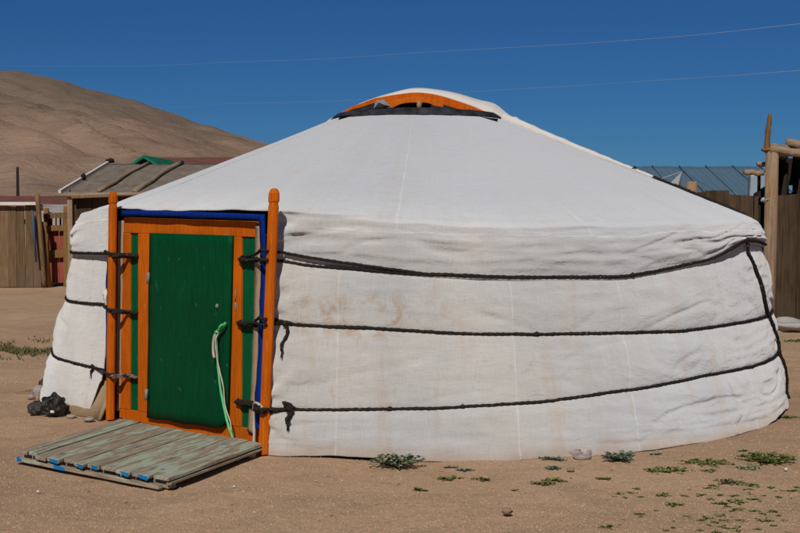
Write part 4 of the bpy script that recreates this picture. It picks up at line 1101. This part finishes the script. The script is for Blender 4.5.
m = NT('pale_blue_sheet', .6, .3); tag(g.build('water_tank', m.col(m.mix((.16, .22, .26), (.36, .42, .46), m.noise(2))), None, base=(q0.x, 30, 0), bevel=.04), 'pale bluish box left of the log post, beyond the fence', 'tank')
# pale pointed sheet hung on lines
g = MB(); ap = at(682, 171.5, 30); b0_, b1_, b2_ = at(663, 190, 30), at(676, 193, 29.8), at(681, 193, 30.2)
g.add([ap, b0_, b1_, b2_], [(0,1,2), (0,2,3)]); g.tube([ap, at(655, 181, 30)], .012, 5)
m = NT('thin_white_cloth', .9); tag(g.build('cloth', m.col((.30, .32, .32)), None, base=ap), 'pale pointed cloth strung up before the bluish roof', 'cloth')
# rock at the right end
q = gnd(790, 331); g = MB(); g.blob(q+Vector((-.02, .1, .045)), (.40, .2, .10), 13, .5, 26, 16, freq=1.6); tag(g.build('rock', M['rock'], None, base=q), 'long pale grey rock on the sand at the foot of the dark fence', 'rock')

# ------------------------------------------------------------------ power lines overhead
m = NT('aluminium_wire', .7, .3); M['wire'] = m.col((.36, .48, .62))
for (L, lab) in (([(-300, 62, 420), (40, 66, 230), (250, 61.5, 110), (430, 52, 62), (620, 41, 38), (800, 24, 27), (1250, -30, 18)], 'higher of the two thin wires crossing the sky'), ([(-300, 60, 460), (60, 100, 260), (250, 103, 130), (500, 90, 64), (650, 81, 42), (800, 70.5, 31), (1250, 30, 20)], 'lower of the two thin wires crossing the sky')):
    g = MB(); g.tube(spline([at(x, y, d) for x, y, d in L], 10), .0068, 6)
    tag(g.build('power_line', M['wire'], None, base=at(-300, 72, 400)), lab, 'wire')

# ------------------------------------------------------------------ mountain
sky_ = [(-900, 150), (-500, 118), (-250, 88), (-80, 74), (0, 70.5), (22, 71), (40, 75.5), (60, 79.5), (95, 90), (130, 98.5), (170, 111.5), (205, 124.5), (240, 135), (262, 141.5), (330, 160), (400, 178), (470, 191), (560, 199)]
YR = 2400.
g = MB(); nx_, ny_ = 300, 130; vs = []
for i in range(nx_):
    px = -900+(1480*i/(nx_-1))
    X = (px-400)/F*YR
    ztop = H+(200-interp([(a, b) for a, b in sky_], px))/F*YR
    for j in range(ny_):
        t = j/(ny_-1)*1.35; y = 900+(YR-900)*t
        if t <= 1: z = ztop*(t**1.25*.55+.45*sstep(0, 1, t))
        else: z = ztop*(1-(t-1)*1.1)
        x = X*(.75+.25*min(1, t))
        w = sin(pi*min(1, t))
        rdg = noise.noise(Vector((x*.0042+y*.0022, y*.0011, 1)))*46+(abs(noise.noise(Vector((x*.009+y*.006, y*.0035, 6))))-.25)*-44
        rdg += noise.noise(Vector((x*.02, y*.015, 9)))*9
        rdg += noise.noise(Vector((x*.06, y*.04, 11)))*2.0*(1 if t < .97 else .6)
        z += rdg*w*min(1, ztop/160)
        if t > .9: z += noise.noise(Vector((x*.03, 2, 9)))*1.4
        vs.append((x, y, z-1 if z > 1 else -3))
g.add(vs, [(i*ny_+j, (i+1)*ny_+j, (i+1)*ny_+j+1, i*ny_+j+1) for i in range(nx_-1) for j in range(ny_-1)], 0, None, True)
struct(g.build('mountain', M['mount']))

# ------------------------------------------------------------------ light
EL, AZ = 41, 9       # sun behind the camera, a little to the left
sun = bpy.data.lights.new('sun', 'SUN'); sun.energy = 3.2; sun.angle = rad(.53); sun.color = (1, .95, .89)
so = bpy.data.objects.new('sun', sun); COL.objects.link(so)
sv = Vector((-sin(rad(AZ))*cos(rad(EL)), -cos(rad(AZ))*cos(rad(EL)), sin(rad(EL))))
so.rotation_euler = sv.to_track_quat('Z', 'Y').to_euler()
W = bpy.data.worlds.new('World'); S.world = W; W.use_nodes = True
t = W.node_tree; bg = t.nodes['Background']
sk = t.nodes.new('ShaderNodeTexSky'); sk.sky_type = 'NISHITA'; sk.sun_disc = False
sk.sun_elevation = rad(EL); sk.sun_rotation = math.atan2(sv.x, sv.y)
sk.altitude = 2500; sk.air_density = 1.0; sk.dust_density = .1; sk.ozone_density = 3.5
hs = t.nodes.new('ShaderNodeMix'); hs.data_type = 'RGBA'; hs.blend_type = 'MULTIPLY'; hs.inputs[0].default_value = 1; hs.inputs[7].default_value = (.142, .345, .60, 1)
t.links.new(sk.outputs[0], hs.inputs[6]); t.links.new(hs.outputs[2], bg.inputs[0]); bg.inputs[1].default_value = .058
S.view_settings.view_transform = 'Standard'; S.view_settings.look = 'None'; S.view_settings.exposure = 0
S.render.engine = 'CYCLES'
